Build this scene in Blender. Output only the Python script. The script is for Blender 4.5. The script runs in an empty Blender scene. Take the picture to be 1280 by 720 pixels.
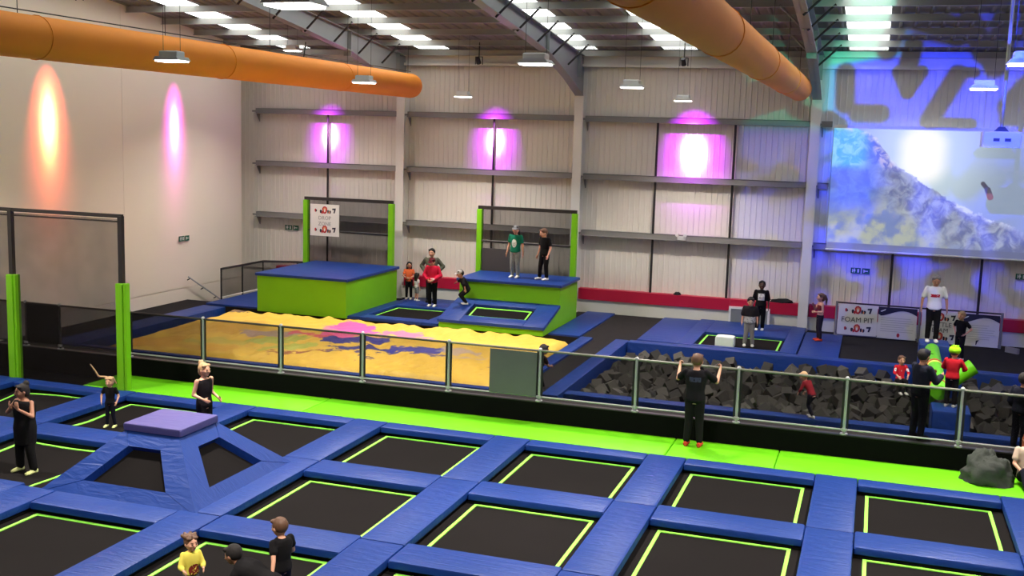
import bpy, bmesh, math, random
from mathutils import Vector, Matrix, noise
random.seed(7)
scn = bpy.context.scene
COL = scn.collection
PI = math.pi

# ------------------------------------------------------------------ camera, world, exposure
CAM_LOC = Vector((14.8115, -19.0352, 5.9439))
YAW, PITCH, ROLL = 0.319376, 0.139197, 0.029641
F_PX = 1361.44
fw = Vector((-math.sin(YAW) * math.cos(PITCH), math.cos(YAW) * math.cos(PITCH), -math.sin(PITCH)))
rt = Vector((math.cos(YAW), math.sin(YAW), 0))
up = rt.cross(fw)
r2 = math.cos(ROLL) * rt + math.sin(ROLL) * up
u2 = -math.sin(ROLL) * rt + math.cos(ROLL) * up
cam_data = bpy.data.cameras.new('camera')
cam_data.sensor_width = 36.0
cam_data.lens = F_PX / 1280 * 36.0
cam_data.clip_end = 200
cam = bpy.data.objects.new('camera', cam_data)
COL.objects.link(cam)
cam.matrix_world = Matrix((
    (r2.x, u2.x, -fw.x, CAM_LOC.x),
    (r2.y, u2.y, -fw.y, CAM_LOC.y),
    (r2.z, u2.z, -fw.z, CAM_LOC.z),
    (0, 0, 0, 1)))
scn.camera = cam

world = bpy.data.worlds.new('world')
scn.world = world
world.use_nodes = True
world.node_tree.nodes['Background'].inputs[0].default_value = (0.55, 0.6, 0.68, 1)
world.node_tree.nodes['Background'].inputs[1].default_value = 0.6

vs = scn.view_settings
vs.view_transform = 'Standard'
vs.look = 'None'
vs.gamma = 1.0
vs.use_curve_mapping = False
vs.exposure = 0.24

LAMP_W = 305.0          # each high-bay lamp
ROOFLIGHT = 3.2         # daylight through the translucent roof sheets
WASH_W = 8500.0          # coloured wall washers
GOBO_W = 20000.0         # pattern projector

# ------------------------------------------------------------------ helpers
ORG = {}


def srgb(r, g, b):
    f = lambda c: (c / 255 / 12.92) if c / 255 <= 0.04045 else ((c / 255 + 0.055) / 1.055) ** 2.4
    return (f(r), f(g), f(b), 1)


class NT:
    """tiny helper to write node graphs"""
    def __init__(s, tree):
        s.t = tree
        s.n = tree.nodes
        s.l = tree.links

    def node(s, typ, **kw):
        n = s.n.new(typ)
        for k, v in kw.items():
            setattr(n, k, v)
        return n

    def put(s, sock, v):
        if isinstance(v, bpy.types.NodeSocket):
            s.l.new(v, sock)
        elif v is not None:
            sock.default_value = v

    def m(s, op, a, b=None, c=None, clamp=False):
        n = s.node('ShaderNodeMath', operation=op, use_clamp=clamp)
        for i, v in enumerate((a, b, c)):
            if v is not None:
                s.put(n.inputs[i], v)
        return n.outputs[0]

    def mix(s, f, a, b, mode='MIX'):
        n = s.node('ShaderNodeMix', data_type='RGBA', blend_type=mode)
        s.put(n.inputs[0], f)
        s.put(n.inputs[6], a)
        s.put(n.inputs[7], b)
        return n.outputs[2]

    def smooth(s, x, lo, hi):
        n = s.node('ShaderNodeMapRange', interpolation_type='SMOOTHSTEP')
        s.put(n.inputs[0], x)
        n.inputs[1].default_value = lo
        n.inputs[2].default_value = hi
        return n.outputs[0]

    def noise(s, vec, scale, detail=3, rough=0.55, dist=0.0):
        n = s.node('ShaderNodeTexNoise')
        s.put(n.inputs['Vector'], vec)
        n.inputs['Scale'].default_value = scale
        n.inputs['Detail'].default_value = detail
        n.inputs['Roughness'].default_value = rough
        n.inputs['Distortion'].default_value = dist
        return n.outputs[0]

    def seg(s, x, y, p, q):
        """distance of (x, y) to the segment pq"""
        dx, dy = q[0] - p[0], q[1] - p[1]
        L = dx * dx + dy * dy + 1e-9
        ax = s.m('SUBTRACT', x, p[0])
        ay = s.m('SUBTRACT', y, p[1])
        t = s.m('DIVIDE', s.m('ADD', s.m('MULTIPLY', ax, dx), s.m('MULTIPLY', ay, dy)), L, clamp=True)
        ex = s.m('SUBTRACT', ax, s.m('MULTIPLY', t, dx))
        ey = s.m('SUBTRACT', ay, s.m('MULTIPLY', t, dy))
        return s.m('SQRT', s.m('ADD', s.m('MULTIPLY', ex, ex), s.m('MULTIPLY', ey, ey)))


def new_mat(name):
    m = bpy.data.materials.new(name)
    m.use_nodes = True
    nt = NT(m.node_tree)
    return m, nt, m.node_tree.nodes['Principled BSDF']


def mat(name, col, rough=0.6, var=0.08, vscale=3.0, bump=0.0, bscale=20.0, metal=0.0, spec=0.5, stretch=None):
    """plain procedural material: base colour with soft noise variation and optional fine relief"""
    m, nt, b = new_mat(name)
    tc = nt.node('ShaderNodeTexCoord')
    v = tc.outputs['Object']
    if stretch:
        mp = nt.node('ShaderNodeMapping')
        mp.inputs['Scale'].default_value = stretch
        nt.put(mp.inputs['Vector'], v)
        v = mp.outputs[0]
    nz = nt.noise(v, vscale, 4)
    lo = tuple(c * (1 - var) for c in col[:3]) + (1,)
    hi = tuple(min(1, c * (1 + var)) for c in col[:3]) + (1,)
    nt.put(b.inputs['Base Color'], nt.mix(nz, lo, hi))
    b.inputs['Roughness'].default_value = rough
    b.inputs['Metallic'].default_value = metal
    b.inputs['Specular IOR Level'].default_value = spec
    if bump:
        bp = nt.node('ShaderNodeBump')
        bp.inputs['Strength'].default_value = bump
        bp.inputs['Distance'].default_value = 0.02
        nt.put(bp.inputs['Height'], nt.noise(v, bscale, 5))
        nt.put(b.inputs['Normal'], bp.outputs[0])
    return m


def net_mat(name, col, opacity):
    """fine woven netting: most light passes between the threads"""
    m, nt, b = new_mat(name)
    b.inputs['Base Color'].default_value = col
    b.inputs['Roughness'].default_value = 0.9
    b.inputs['Specular IOR Level'].default_value = 0.1
    tr = nt.node('ShaderNodeBsdfTransparent')
    mx = nt.node('ShaderNodeMixShader')
    tc = nt.node('ShaderNodeTexCoord')
    nz = nt.noise(tc.outputs['Object'], 1.3, 2)
    nt.put(mx.inputs[0], nt.m('ADD', nt.m('MULTIPLY', nt.m('SUBTRACT', nz, 0.5), 0.12), opacity))
    nt.l.new(tr.outputs[0], mx.inputs[1])
    nt.l.new(b.outputs[0], mx.inputs[2])
    nt.l.new(mx.outputs[0], nt.n['Material Output'].inputs[0])
    return m


def emit_mat(name, col, strength):
    m, nt, b = new_mat(name)
    b.inputs['Base Color'].default_value = col
    b.inputs['Emission Color'].default_value = col
    b.inputs['Emission Strength'].default_value = strength
    return m


class MB:
    """collects shapes, builds ONE mesh object"""
    def __init__(s):
        s.v = []
        s.f = []

    def add(s, vs_, fs):
        o = len(s.v)
        s.v += [Vector(v) for v in vs_]
        s.f += [tuple(i + o for i in f) for f in fs]
        return s

    def box(s, x0, x1, y0, y1, z0, z1, M=None):
        vs_ = [Vector((x, y, z)) for z in (z0, z1) for y in (y0, y1) for x in (x0, x1)]
        if M:
            vs_ = [M @ v for v in vs_]
        return s.add(vs_, [(0, 2, 3, 1), (4, 5, 7, 6), (0, 1, 5, 4), (2, 6, 7, 3), (0, 4, 6, 2), (1, 3, 7, 5)])

    def cbox(s, x0, x1, y0, y1, z0, z1, c=0.03, M=None):
        """box with chamfered top edges and corners"""
        L = []
        for (z, i) in ((z0, 0), (z1 - c, 0), (z1 - c * 0.3, c * 0.3), (z1, c)):
            a, b, d, e = x0 + i, x1 - i, y0 + i, y1 - i
            k = c * 0.6
            L.append([(a + k, d, z), (b - k, d, z), (b, d + k, z), (b, e - k, z), (b - k, e, z), (a + k, e, z), (a, e - k, z), (a, d + k, z)])
        vs_ = [Vector(p) for l in L for p in l]
        if M:
            vs_ = [M @ v for v in vs_]
        fs = [tuple(reversed(range(8)))]
        for k in range(3):
            for i in range(8):
                j = (i + 1) % 8
                fs.append((k * 8 + i, k * 8 + j, k * 8 + 8 + j, k * 8 + 8 + i))
        fs.append(tuple(range(24, 32)))
        return s.add(vs_, fs)

    def tube(s, p0, p1, r0, r1=None, n=10):
        p0, p1 = Vector(p0), Vector(p1)
        r1 = r0 if r1 is None else r1
        d = (p1 - p0).normalized()
        a = d.orthogonal().normalized()
        b = d.cross(a)
        vs_ = []
        for p, r in ((p0, r0), (p1, r1)):
            for i in range(n):
                t = 2 * PI * i / n
                vs_.append(p + a * (r * math.cos(t)) + b * (r * math.sin(t)))
        fs = [(i, (i + 1) % n, n + (i + 1) % n, n + i) for i in range(n)]
        fs += [tuple(reversed(range(n))), tuple(range(n, 2 * n))]
        return s.add(vs_, fs)

    def path(s, pts, r, n=8):
        """tube along points; r may be a list"""
        pts = [Vector(p) for p in pts]
        rs = r if isinstance(r, (list, tuple)) else [r] * len(pts)
        vs_, fs = [], []
        prev = None
        for i, p in enumerate(pts):
            d = (pts[min(i + 1, len(pts) - 1)] - pts[max(i - 1, 0)]).normalized()
            a = d.orthogonal().normalized() if prev is None else (prev - d * prev.dot(d)).normalized()
            prev = a
            b = d.cross(a)
            for k in range(n):
                t = 2 * PI * k / n
                vs_.append(p + a * (rs[i] * math.cos(t)) + b * (rs[i] * math.sin(t)))
        for i in range(len(pts) - 1):
            for k in range(n):
                j = (k + 1) % n
                fs.append((i * n + k, i * n + j, i * n + n + j, i * n + n + k))
        fs += [tuple(reversed(range(n))), tuple(range(len(vs_) - n, len(vs_)))]
        return s.add(vs_, fs)

    def prism(s, poly, axis, a0, a1):
        """poly of 2-D points swept along axis from a0 to a1 (axis x: (y,z); y: (x,z); z: (x,y))"""
        def P(u, v, w):
            return {'x': (w, u, v), 'y': (u, w, v), 'z': (u, v, w)}[axis]
        n = len(poly)
        vs_ = [P(u, v, a0) for u, v in poly] + [P(u, v, a1) for u, v in poly]
        fs = [(i, (i + 1) % n, n + (i + 1) % n, n + i) for i in range(n)]
        fs += [tuple(reversed(range(n))), tuple(range(n, 2 * n))]
        return s.add(vs_, fs)

    def ball(s, c, r, M=None, nu=14, nv=9):
        c = Vector(c)
        r = Vector(r) if hasattr(r, '__len__') else Vector((r, r, r))
        vs_ = [Vector((0, 0, r.z))]
        for j in range(1, nv):
            ph = PI * j / nv
            for i in range(nu):
                t = 2 * PI * i / nu
                vs_.append(Vector((r.x * math.sin(ph) * math.cos(t), r.y * math.sin(ph) * math.sin(t), r.z * math.cos(ph))))
        vs_.append(Vector((0, 0, -r.z)))
        fs = [(0, 1 + i, 1 + (i + 1) % nu) for i in range(nu)]
        for j in range(nv - 2):
            for i in range(nu):
                a = 1 + j * nu
                fs.append((a + i, a + nu + i, a + nu + (i + 1) % nu, a + (i + 1) % nu))
        a = 1 + (nv - 2) * nu
        fs += [(a + (i + 1) % nu, a + i, a + nu) for i in range(nu)]
        if M:
            vs_ = [M @ v for v in vs_]
        return s.add([v + c for v in vs_], fs)

    def cap(s, p0, p1, r0, r1, n=10):
        """tapered capsule"""
        p0, p1 = Vector(p0), Vector(p1)
        d = p1 - p0
        L = d.length
        if L < 1e-6:
            return s.ball(p0, max(r0, r1))
        d.normalize()
        a = d.orthogonal().normalized()
        b = d.cross(a)
        rings = []
        for t in (-80, -50, -20):
            t = math.radians(t)
            rings.append((p0 + d * (r0 * math.sin(t)), r0 * math.cos(t)))
        rings += [(p0, r0), (p1, r1)]
        for t in (20, 50, 80):
            t = math.radians(t)
            rings.append((p1 + d * (r1 * math.sin(t)), r1 * math.cos(t)))
        vs_ = []
        for p, r in rings:
            for i in range(n):
                t = 2 * PI * i / n
                vs_.append(p + a * (r * math.cos(t)) + b * (r * math.sin(t)))
        fs = []
        for k in range(len(rings) - 1):
            for i in range(n):
                j = (i + 1) % n
                fs.append((k * n + i, k * n + j, k * n + n + j, k * n + n + i))
        fs += [tuple(reversed(range(n))), tuple(range(len(vs_) - n, len(vs_)))]
        return s.add(vs_, fs)

    def loft(s, rings):
        """rings: (centre, x axis*rx, y axis*ry); closed, same count"""
        n = 16
        vs_, fs = [], []
        for c, ax, ay in rings:
            for i in range(n):
                t = 2 * PI * i / n
                vs_.append(Vector(c) + Vector(ax) * math.cos(t) + Vector(ay) * math.sin(t))
        for k in range(len(rings) - 1):
            for i in range(n):
                j = (i + 1) % n
                fs.append((k * n + i, k * n + j, k * n + n + j, k * n + n + i))
        fs += [tuple(reversed(range(n))), tuple(range(len(vs_) - n, len(vs_)))]
        return s.add(vs_, fs)

    def mesh(s, name, shift=Vector((0, 0, 0)), smooth=None):
        me = bpy.data.meshes.new(name)
        me.from_pydata([v - shift for v in s.v], [], s.f)
        bm = bmesh.new()
        bm.from_mesh(me)
        bmesh.ops.recalc_face_normals(bm, faces=bm.faces)
        bm.to_mesh(me)
        bm.free()
        if smooth:
            me.polygons.foreach_set('use_smooth', [True] * len(me.polygons))
            me.set_sharp_from_angle(angle=math.radians(smooth))
        me.update()
        return me

    def build(s, name, m, parent=None, smooth=None, label=None, cat=None, group=None, kind=None, local=False):
        if parent is not None:
            o0 = Vector((0, 0, 0)) if local else ORG[parent]
        else:
            xs = [v.x for v in s.v]
            ys = [v.y for v in s.v]
            o0 = Vector(((min(xs) + max(xs)) / 2, (min(ys) + max(ys)) / 2, min(v.z for v in s.v)))
        me = s.mesh(name, o0, smooth)
        if m:
            me.materials.append(m)
        o = bpy.data.objects.new(name, me)
        COL.objects.link(o)
        if parent is not None:
            o.parent = parent
        else:
            o.location = o0
        ORG[o] = o0
        return tag(o, label, cat, group, kind)


def tag(o, label=None, cat=None, group=None, kind=None):
    for k, v in (('label', label), ('category', cat), ('group', group), ('kind', kind)):
        if v:
            o[k] = v
    return o


def thing(name, label, cat, loc, group=None, rotz=0):
    o = bpy.data.objects.new(name, None)
    o.empty_display_size = 0.1
    COL.objects.link(o)
    o.location = loc
    o.rotation_euler = (0, 0, rotz)
    ORG[o] = Vector(loc)
    return tag(o, label, cat, group)


def copy_tree(o, parent=None, loc=None, rot=None):
    c = o.copy()
    COL.objects.link(c)
    ORG[c] = ORG[o].copy()
    if parent is not None:
        c.parent = parent
    for k in ('label', 'category', 'group'):
        pass
    for ch in list(o.children):
        copy_tree(ch, c)
    if loc is not None:
        c.location = loc
        ORG[c] = Vector(loc)
    if rot is not None:
        c.rotation_euler = rot
    return c


def add_text(txt, size, m, parent, loc, rot=(PI / 2, 0, 0), name='lettering', align='CENTER', extrude=0.003, bold=0.0):
    cu = bpy.data.curves.new(name, 'FONT')
    cu.body = txt
    cu.size = size
    cu.align_x = align
    cu.align_y = 'CENTER'
    cu.extrude = extrude
    cu.offset = bold
    cu.resolution_u = 2
    tmp = bpy.data.objects.new(name, cu)
    COL.objects.link(tmp)
    dg = bpy.context.evaluated_depsgraph_get()
    me = bpy.data.meshes.new_from_object(tmp.evaluated_get(dg))
    COL.objects.unlink(tmp)
    bpy.data.objects.remove(tmp)
    me.materials.clear()
    me.materials.append(m)
    o = bpy.data.objects.new(name, me)
    COL.objects.link(o)
    o.parent = parent
    o.location = Vector(loc) - ORG[parent]
    o.rotation_euler = rot
    ORG[o] = Vector(loc)
    return o

# ------------------------------------------------------------------ materials
def vinyl(name, col, rough=0.38, wr=0.35):
    m, nt, b = new_mat(name)
    tc = nt.node('ShaderNodeTexCoord')
    g = nt.node('ShaderNodeNewGeometry')
    mp = nt.node('ShaderNodeMapping')
    mp.inputs['Rotation'].default_value = (0, 0, 0.5)
    mp.inputs['Scale'].default_value = (1.2, 5.0, 2.0)
    nt.put(mp.inputs['Vector'], g.outputs['Position'])
    w1 = nt.noise(mp.outputs[0], 1.6, 3, 0.5, 1.2)
    w2 = nt.noise(g.outputs['Position'], 7, 3, 0.5, 0.6)
    h = nt.m('ADD', nt.m('MULTIPLY', w1, 0.8), nt.m('MULTIPLY', w2, 0.2))
    bp = nt.node('ShaderNodeBump')
    bp.inputs['Strength'].default_value = wr
    bp.inputs['Distance'].default_value = 0.06
    nt.put(bp.inputs['Height'], h)
    nt.put(b.inputs['Normal'], bp.outputs[0])
    nz = nt.noise(g.outputs['Position'], 0.9, 4)
    nt.put(b.inputs['Base Color'], nt.mix(nz, tuple(c * 0.85 for c in col[:3]) + (1,), tuple(min(1, c * 1.15) for c in col[:3]) + (1,)))
    b.inputs['Roughness'].default_value = rough
    b.inputs['Specular IOR Level'].default_value = 0.35
    return m


BLUE = vinyl('blue_vinyl', srgb(14, 51, 124), 0.46)
BLUE_TOP = vinyl('blue_vinyl_violet', srgb(80, 76, 132), 0.45, 0.15)
LIME = vinyl('lime_vinyl', srgb(102, 196, 16), 0.42, 0.12)
LIME_WALL = vinyl('lime_panel', srgb(116, 190, 18), 0.5, 0.06)
STRIPE = mat('lime_stripe', srgb(150, 246, 84), 0.5, 0.04)
BED = mat('trampoline_mesh', srgb(28, 26, 26), 0.85, 0.12, 1.2, 0.1, 220, spec=0.03)
BLACK = mat('black_board', srgb(8, 8, 8), 0.9, 0.15, 1.5, 0.1, 30, spec=0.1)
CARPET = mat('black_carpet', srgb(44, 42, 43), 0.95, 0.18, 4, 0.4, 300, spec=0.03)
GAP = mat('dark_pit', srgb(14, 14, 15), 0.9)
PLASTER = mat('white_plaster', srgb(240, 230, 216), 0.85, 0.02, 0.8, 0.03, 60)
BLOCK = mat('painted_block_wall', srgb(216, 214, 204), 0.7, 0.04, 2, 0.05, 40)
SHEET = mat('white_sheeting', srgb(224, 219, 211), 0.55, 0.04, 0.7, stretch=(3, 3, 0.3))
RED = mat('crimson_band', srgb(180, 16, 58), 0.45, 0.06, 2)
STEEL_W = mat('painted_steel', srgb(226, 224, 219), 0.5, 0.04, 2)
STEEL_G = mat('grey_girt', srgb(140, 138, 138), 0.5, 0.06, 2, metal=0.2)
RAFTER = mat('rafter_grey', srgb(138, 142, 142), 0.5, 0.05, 2)
ROOF = mat('roof_liner', srgb(128, 122, 118), 0.6, 0.05, 2)
PURLIN = mat('galvanised_purlin', srgb(172, 172, 168), 0.45, 0.08, 3, metal=0.3)
DARKMETAL = mat('dark_metal', srgb(34, 30, 30), 0.5, 0.1, 4)
CHROME = mat('galvanised_rail', srgb(176, 178, 180), 0.45, 0.08, 6, metal=0.2)
DUCT = mat('orange_fabric_duct', srgb(242, 144, 26), 0.7, 0.06, 1.4, 0.15, 5)
WHITE = mat('white_plastic', srgb(228, 228, 226), 0.4, 0.02)
NET = net_mat('black_netting', srgb(30, 26, 26), 0.36)
NET_F = net_mat('fence_netting', srgb(14, 14, 14), 0.36)
PRINT_DARK = mat('print_dark', srgb(34, 34, 52), 0.6, 0.1)
PRINT_GREY = mat('print_grey', srgb(150, 148, 146), 0.6, 0.05)
PRINT_TEXT = mat('print_text', srgb(84, 82, 84), 0.6, 0.05)
PRINT_RED = mat('print_red', srgb(182, 40, 44), 0.6, 0.1)
PRINT_ORANGE = mat('print_orange', srgb(226, 150, 100), 0.6, 0.1)
BOARD = mat('white_board', srgb(224, 222, 214), 0.55, 0.03)
EXITGREEN = mat('exit_green', srgb(12, 92, 66), 0.5, 0.05)
FOAM = [mat('grey_foam_%s' % k, srgb(*c), 0.95, 0.08, 5, 0.25, 60, spec=0.1) for k, c in (('a', (64, 62, 59)), ('b', (80, 78, 74)), ('c', (53, 52, 51)))]
LAMP_ON = emit_mat('lamp_diffuser', (1, 0.97, 0.92, 1), 9)
SKYPANE = emit_mat('rooflight_pane', (0.95, 1.0, 0.98, 1), ROOFLIGHT)

# ------------------------------------------------------------------ large structure
XL, XR, YF, YB = -5.8, 22.0, -26.0, 13.5
FZ = 0.6                      # raised floor level


def roof_z(y):                # underside of the purlins
    return 8.33 + 0.102 * (13.46 - y) if y > -6 else 8.33 + 0.102 * 19.46 - 0.102 * (-6 - y)


def struct(name, mb, m, smooth=None, parent=None):
    return mb.build(name, m, parent, smooth, kind=None if parent else 'structure')


# raised floor as slabs around the pits, plus the ground under everything
b = MB()
for x0, x1, y0, y1 in ((-5.25, XR, 1.75, 2.12), (-5.25, -4.1, 2.12, 9.55), (-4.3, XR, 8.95, YB), (7.9, 8.5, 2.12, 8.95), (19.0, XR, 2.12, 8.95)):
    b.box(x0, x1, y0, y1, 0.35, FZ)
struct('floor', b, CARPET)
struct('floor_under', MB().box(XL, XR, YF, YB, -1.3, -1.2), GAP)

# left wall: smooth boards with a joint, lower dado slightly proud
b = MB()
for y0, y1 in ((YF, -3.2), (-3.19, 6.615), (6.625, 12.6)):
    b.box(-5.75, -5.25, y0, y1, 1.0, 10.6)
b.box(-5.75, -5.25, YF, 12.6, -1.3, 0.975)
b.box(-5.75, -5.28, YF, 12.6, 0.975, 1.0)
b.box(-5.95, -5.8, 12.6, YB, -1.3, 10.6)
struct('wall_left', b, PLASTER)
struct('wall_right', MB().box(XR, XR + 0.2, YF, YB, -1.3, 10.6), PLASTER)
struct('wall_front', MB().box(XL, XR, YF - 0.2, YF, -1.3, 10.6), PLASTER)

# back wall: ribbed sheeting above a low block wall with a crimson band
pts = []
x = XL
while x < XR:
    pts += [(x, YB), (x + 0.115, YB), (x + 0.127, YB - 0.013), (x + 0.152, YB - 0.013)]
    x += 0.165
b = MB()
n = len(pts)
b.add([(px, py, 1.2) for px, py in pts] + [(px, py, 8.6) for px, py in pts], [(i, i + 1, n + i + 1, n + i) for i in range(n - 1)])
b.add([(XL, YB + 0.05, -1.3), (XR, YB + 0.05, -1.3), (XR, YB + 0.05, 8.8), (XL, YB + 0.05, 8.8)], [(0, 1, 2, 3)])
struct('wall_back', b, SHEET)
struct('wall_back_lower', MB().box(-4.3, XR, 13.27, YB, -0.2, 1.0), BLOCK)
b = MB()
for x0, x1 in ((-4.3, 0.13), (0.43, 3.0), (6.3, 10.93), (10.94, 12.9), (13.19, XR)):
    b.box(x0, x1, 13.23, YB, 1.0, 1.34)
struct('trim_1', b, RED)
b = MB().box(XL, XR, 13.28, 13.46, 8.05, 8.13).box(XL, XR, 13.40, 13.46, 8.05, 8.4)
struct('trim_2', b, STEEL_W)


def ibeam_col(x):
    mb = MB()
    mb.box(x - 0.135, x + 0.135, 13.08, 13.10, FZ, 7.2)
    mb.box(x - 0.135, x + 0.135, 13.46, 13.48, FZ, 8.3)
    mb.box(x - 0.01, x + 0.01, 13.10, 13.46, FZ, 8.3)
    mb.box(x - 0.16, x + 0.16, 13.02, 13.48, FZ, FZ + 0.03)
    return mb


COLX = (0.28, 6.14, 13.04, 19.94)
for i, x in enumerate(COLX):
    struct('column' if i == 0 else 'column.%03d' % i, ibeam_col(x), STEEL_W)

# girts: Z-section rails across the bays with end brackets
for z in (6.5, 4.76, 3.04):
    for x0, x1 in ((-5.1, 0.12), (0.44, 5.98), (6.3, 12.88), (13.2, 19.7)):
        if x0 == 13.2 and z > 3.1:
            x1 = 13.5
        b = MB()
        b.box(x0, x1, 13.27, 13.285, z - 0.07, z + 0.10)
        b.box(x0, x1, 13.27, 13.47, z + 0.085, z + 0.10)
        b.box(x0, x1, 13.20, 13.27, z - 0.07, z - 0.055)
        b.box(x0 - 0.12, x0 + 0.05, 13.25, 13.30, z - 0.03, z + 0.03)
        b.add([(x0 + 0.02, 13.27, z - 0.08), (x0 + 0.02, 13.48, z - 0.08), (x0 + 0.02, 13.48, z - 0.35), (x0 + 0.05, 13.27, z - 0.08), (x0 + 0.05, 13.48, z - 0.08), (x0 + 0.05, 13.48, z - 0.35)],
              [(0, 1, 2), (3, 5, 4), (0, 2, 5, 3), (0, 3, 4, 1), (1, 4, 5, 2)])
        o = struct('girt', b, STEEL_G)
# sag bars hang between the girts
for x, z0, z1 in ((-2.42, 1.35, 6.5), (3.37, 1.35, 6.5), (8.52, 1.35, 6.5), (10.8, 1.35, 6.5), (15.37, 1.35, 3.1), (17.7, 1.35, 3.1)):
    struct('sag_bar', MB().tube((x, 13.33, z0), (x, 13.33, z1), 0.035, n=8), DARKMETAL)

# rafters: haunched I-beams rising from the columns
for i, x in enumerate(COLX):
    bot = [(13.46, 7.16), (13.08, 7.18), (11.7, 7.62), (9.4, 8.18), (7.0, 8.50), (4.0, 8.86), (0.0, 9.27), (-6.0, 9.86), (-14.0, 9.05), (YF, 7.9)]
    top = [(y, roof_z(y)) for y in (YF, -14.0, -6.0, 0.0, 4.0, 7.0, 9.4, 11.7, 13.08, 13.46)]
    b = MB()
    b.prism(bot + top, 'x', x - 0.012, x + 0.012)
    for line, dz in ((bot, 0.02), (list(reversed(top)), -0.02)):
        for (ya, za), (yb, zb) in zip(line[:-1], line[1:]):
            if ya > 13.1:
                continue
            b.prism([(ya, za), (yb, zb), (yb, zb + dz), (ya, za + dz)], 'x', x - 0.13, x + 0.13)
    for y in (12.7, 9.4):
        b.box(x - 0.12, x + 0.12, y - 0.01, y + 0.01, roof_z(y) - 0.7, roof_z(y))
    struct('rafter', b, RAFTER)

# purlins across the roof, with knee braces down to the rafters
py = [13.2]
while py[-1] > -7:
    py.append(py[-1] - 1.575)
for k, y in enumerate(py):
    z = roof_z(y)
    b = MB()
    b.box(XL, XR, y - 0.012, y + 0.012, z, z + 0.17)
    b.box(XL, XR, y - 0.07, y, z, z + 0.014)
    b.box(XL, XR, y, y + 0.07, z + 0.156, z + 0.17)
    struct('purlin', b, PURLIN)
    if 1 <= k <= 8:
        for x in COLX:
            for s in (-1, 1):
                if s < 0 and k % 2:
                    continue
                d = 0.52
                struct('brace', MB().tube((x + s * 0.03, y - 0.02, z - d), (x + s * 0.62, y - 0.02, z + 0.05), 0.028, n=6), DARKMETAL if s > 0 else STEEL_G)

# roof deck with ribs, leaving the rooflight strips open
LIGHTX = ((-4.02, -3.02), (0.85, 1.85), (5.72, 6.62), (8.62, 9.6), (13.82, 14.84), (18.8, 19.8))
b = MB()
edges = [XL] + [v for p in LIGHTX for v in p] + [XR]
for x0, x1 in zip(edges[0::2], edges[1::2]):
    prof = []
    x = x0
    while x < x1 - 0.02:
        for dx, dz in ((0, 0), (0.20, 0), (0.23, -0.035), (0.28, -0.035), (0.31, 0)):
            prof.append((min(x + dx, x1), dz))
        x += 0.32
    prof.append((x1, 0))
    n = len(prof)
    rows = [(13.6, roof_z(13.6) + 0.21), (-6.0, roof_z(-6) + 0.21), (YF, roof_z(YF) + 0.21)]
    b.add([(px, y, z + dz) for y, z in rows for px, dz in prof],
          [(r * n + i, r * n + i + 1, r * n + n + i + 1, r * n + n + i) for r in range(2) for i in range(n - 1)])
struct('roof', b, ROOF)
k = 1
for x0, x1 in LIGHTX:
    for ya, yb in zip(py[:-1], py[1:]):
        if yb < -7 or ya < -6:
            continue
        if yb > 11.8:
            continue
        b = MB()
        b.prism([(ya, roof_z(ya) + 0.215), (yb, roof_z(yb) + 0.215), (yb, roof_z(yb) + 0.20), (ya, roof_z(ya) + 0.20)], 'x', x0, x1)
        struct('window_%d' % k, b, SKYPANE)
        k += 1
    b = MB()
    for ya, yb in ((13.6, py[1]), (py[8] if False else -6.0, YF)):
        b.prism([(ya, roof_z(ya) + 0.215), (yb, roof_z(yb) + 0.215), (yb, roof_z(yb) + 0.20), (ya, roof_z(ya) + 0.20)], 'x', x0, x1)
    struct('roof_infill', b, ROOF)

# black wall below the fence, with a return at the left
struct('wall_pit', MB().box(-5.25, XR, 1.67, 1.75, -1.2, FZ - 0.02), BLACK)
struct('trim_3', MB().box(-5.25, XR, 1.66, 1.80, FZ - 0.02, FZ + 0.001), DARKMETAL)
struct('floor_court_side', MB().box(-5.25, -1.62, 0.42, 1.67, -0.4, 0.02), BLACK)

# stairwell by the left wall
b = MB()
for i in range(7):
    b.box(-5.25, -4.32, 9.55 + 0.28 * i, 9.55 + 0.28 * (i + 1) if i < 6 else 13.25, -1.2, FZ - 0.19 * (i + 1))
struct('stairs', b, CARPET)
struct('wall_stairwell', MB().box(-4.32, -4.26, 9.55, 13.25, -1.2, FZ - 0.01), BLACK)
struct('wall_stairwell_end', MB().box(-5.25, -4.3, 9.50, 9.55, -1.2, FZ - 0.01), BLACK)

# ------------------------------------------------------------------ lamps
ORD = ['first', 'second', 'third', 'fourth', 'fifth', 'sixth', 'seventh', 'eighth', 'ninth', 'tenth']


def high_bay(x, y, z, label):
    t = thing('high_bay_lamp', label, 'lamp', (x, y, z), 'high bay lamps')
    MB().cbox(x - 0.17, x + 0.17, y - 0.11, y + 0.11, z + 0.06, z + 0.15, 0.02).build('gear_box', WHITE, t)
    b = MB()
    b.prism([(x - 0.24, z), (x - 0.19, z + 0.06), (x + 0.19, z + 0.06), (x + 0.24, z)], 'y', y - 0.17, y + 0.17)
    b.build('reflector', WHITE, t)
    MB().box(x - 0.21, x + 0.21, y - 0.15, y + 0.15, z - 0.022, z - 0.001).build('diffuser', LAMP_ON, t)
    for s in (-1, 1):
        MB().tube((x + s * 0.16, y, z + 0.15), (x + s * 0.16, y, roof_z(y) + 0.2), 0.004, n=5).build('suspension_cable', DARKMETAL, t)
    ld = bpy.data.lights.new('lamp_light', 'AREA')
    ld.shape = 'RECTANGLE'
    ld.size, ld.size_y = 0.42, 0.3
    ld.energy = LAMP_W * (0.5 if y > 9 else 1.0)      # the row by the ribbed wall burns lower
    ld.color = (1.0, 0.9, 0.8)
    ld.spread = math.radians(118)
    lo = bpy.data.objects.new('lamp_light', ld)
    COL.objects.link(lo)
    lo.parent = t
    lo.location = (0, 0, -0.03)
    return t


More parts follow.
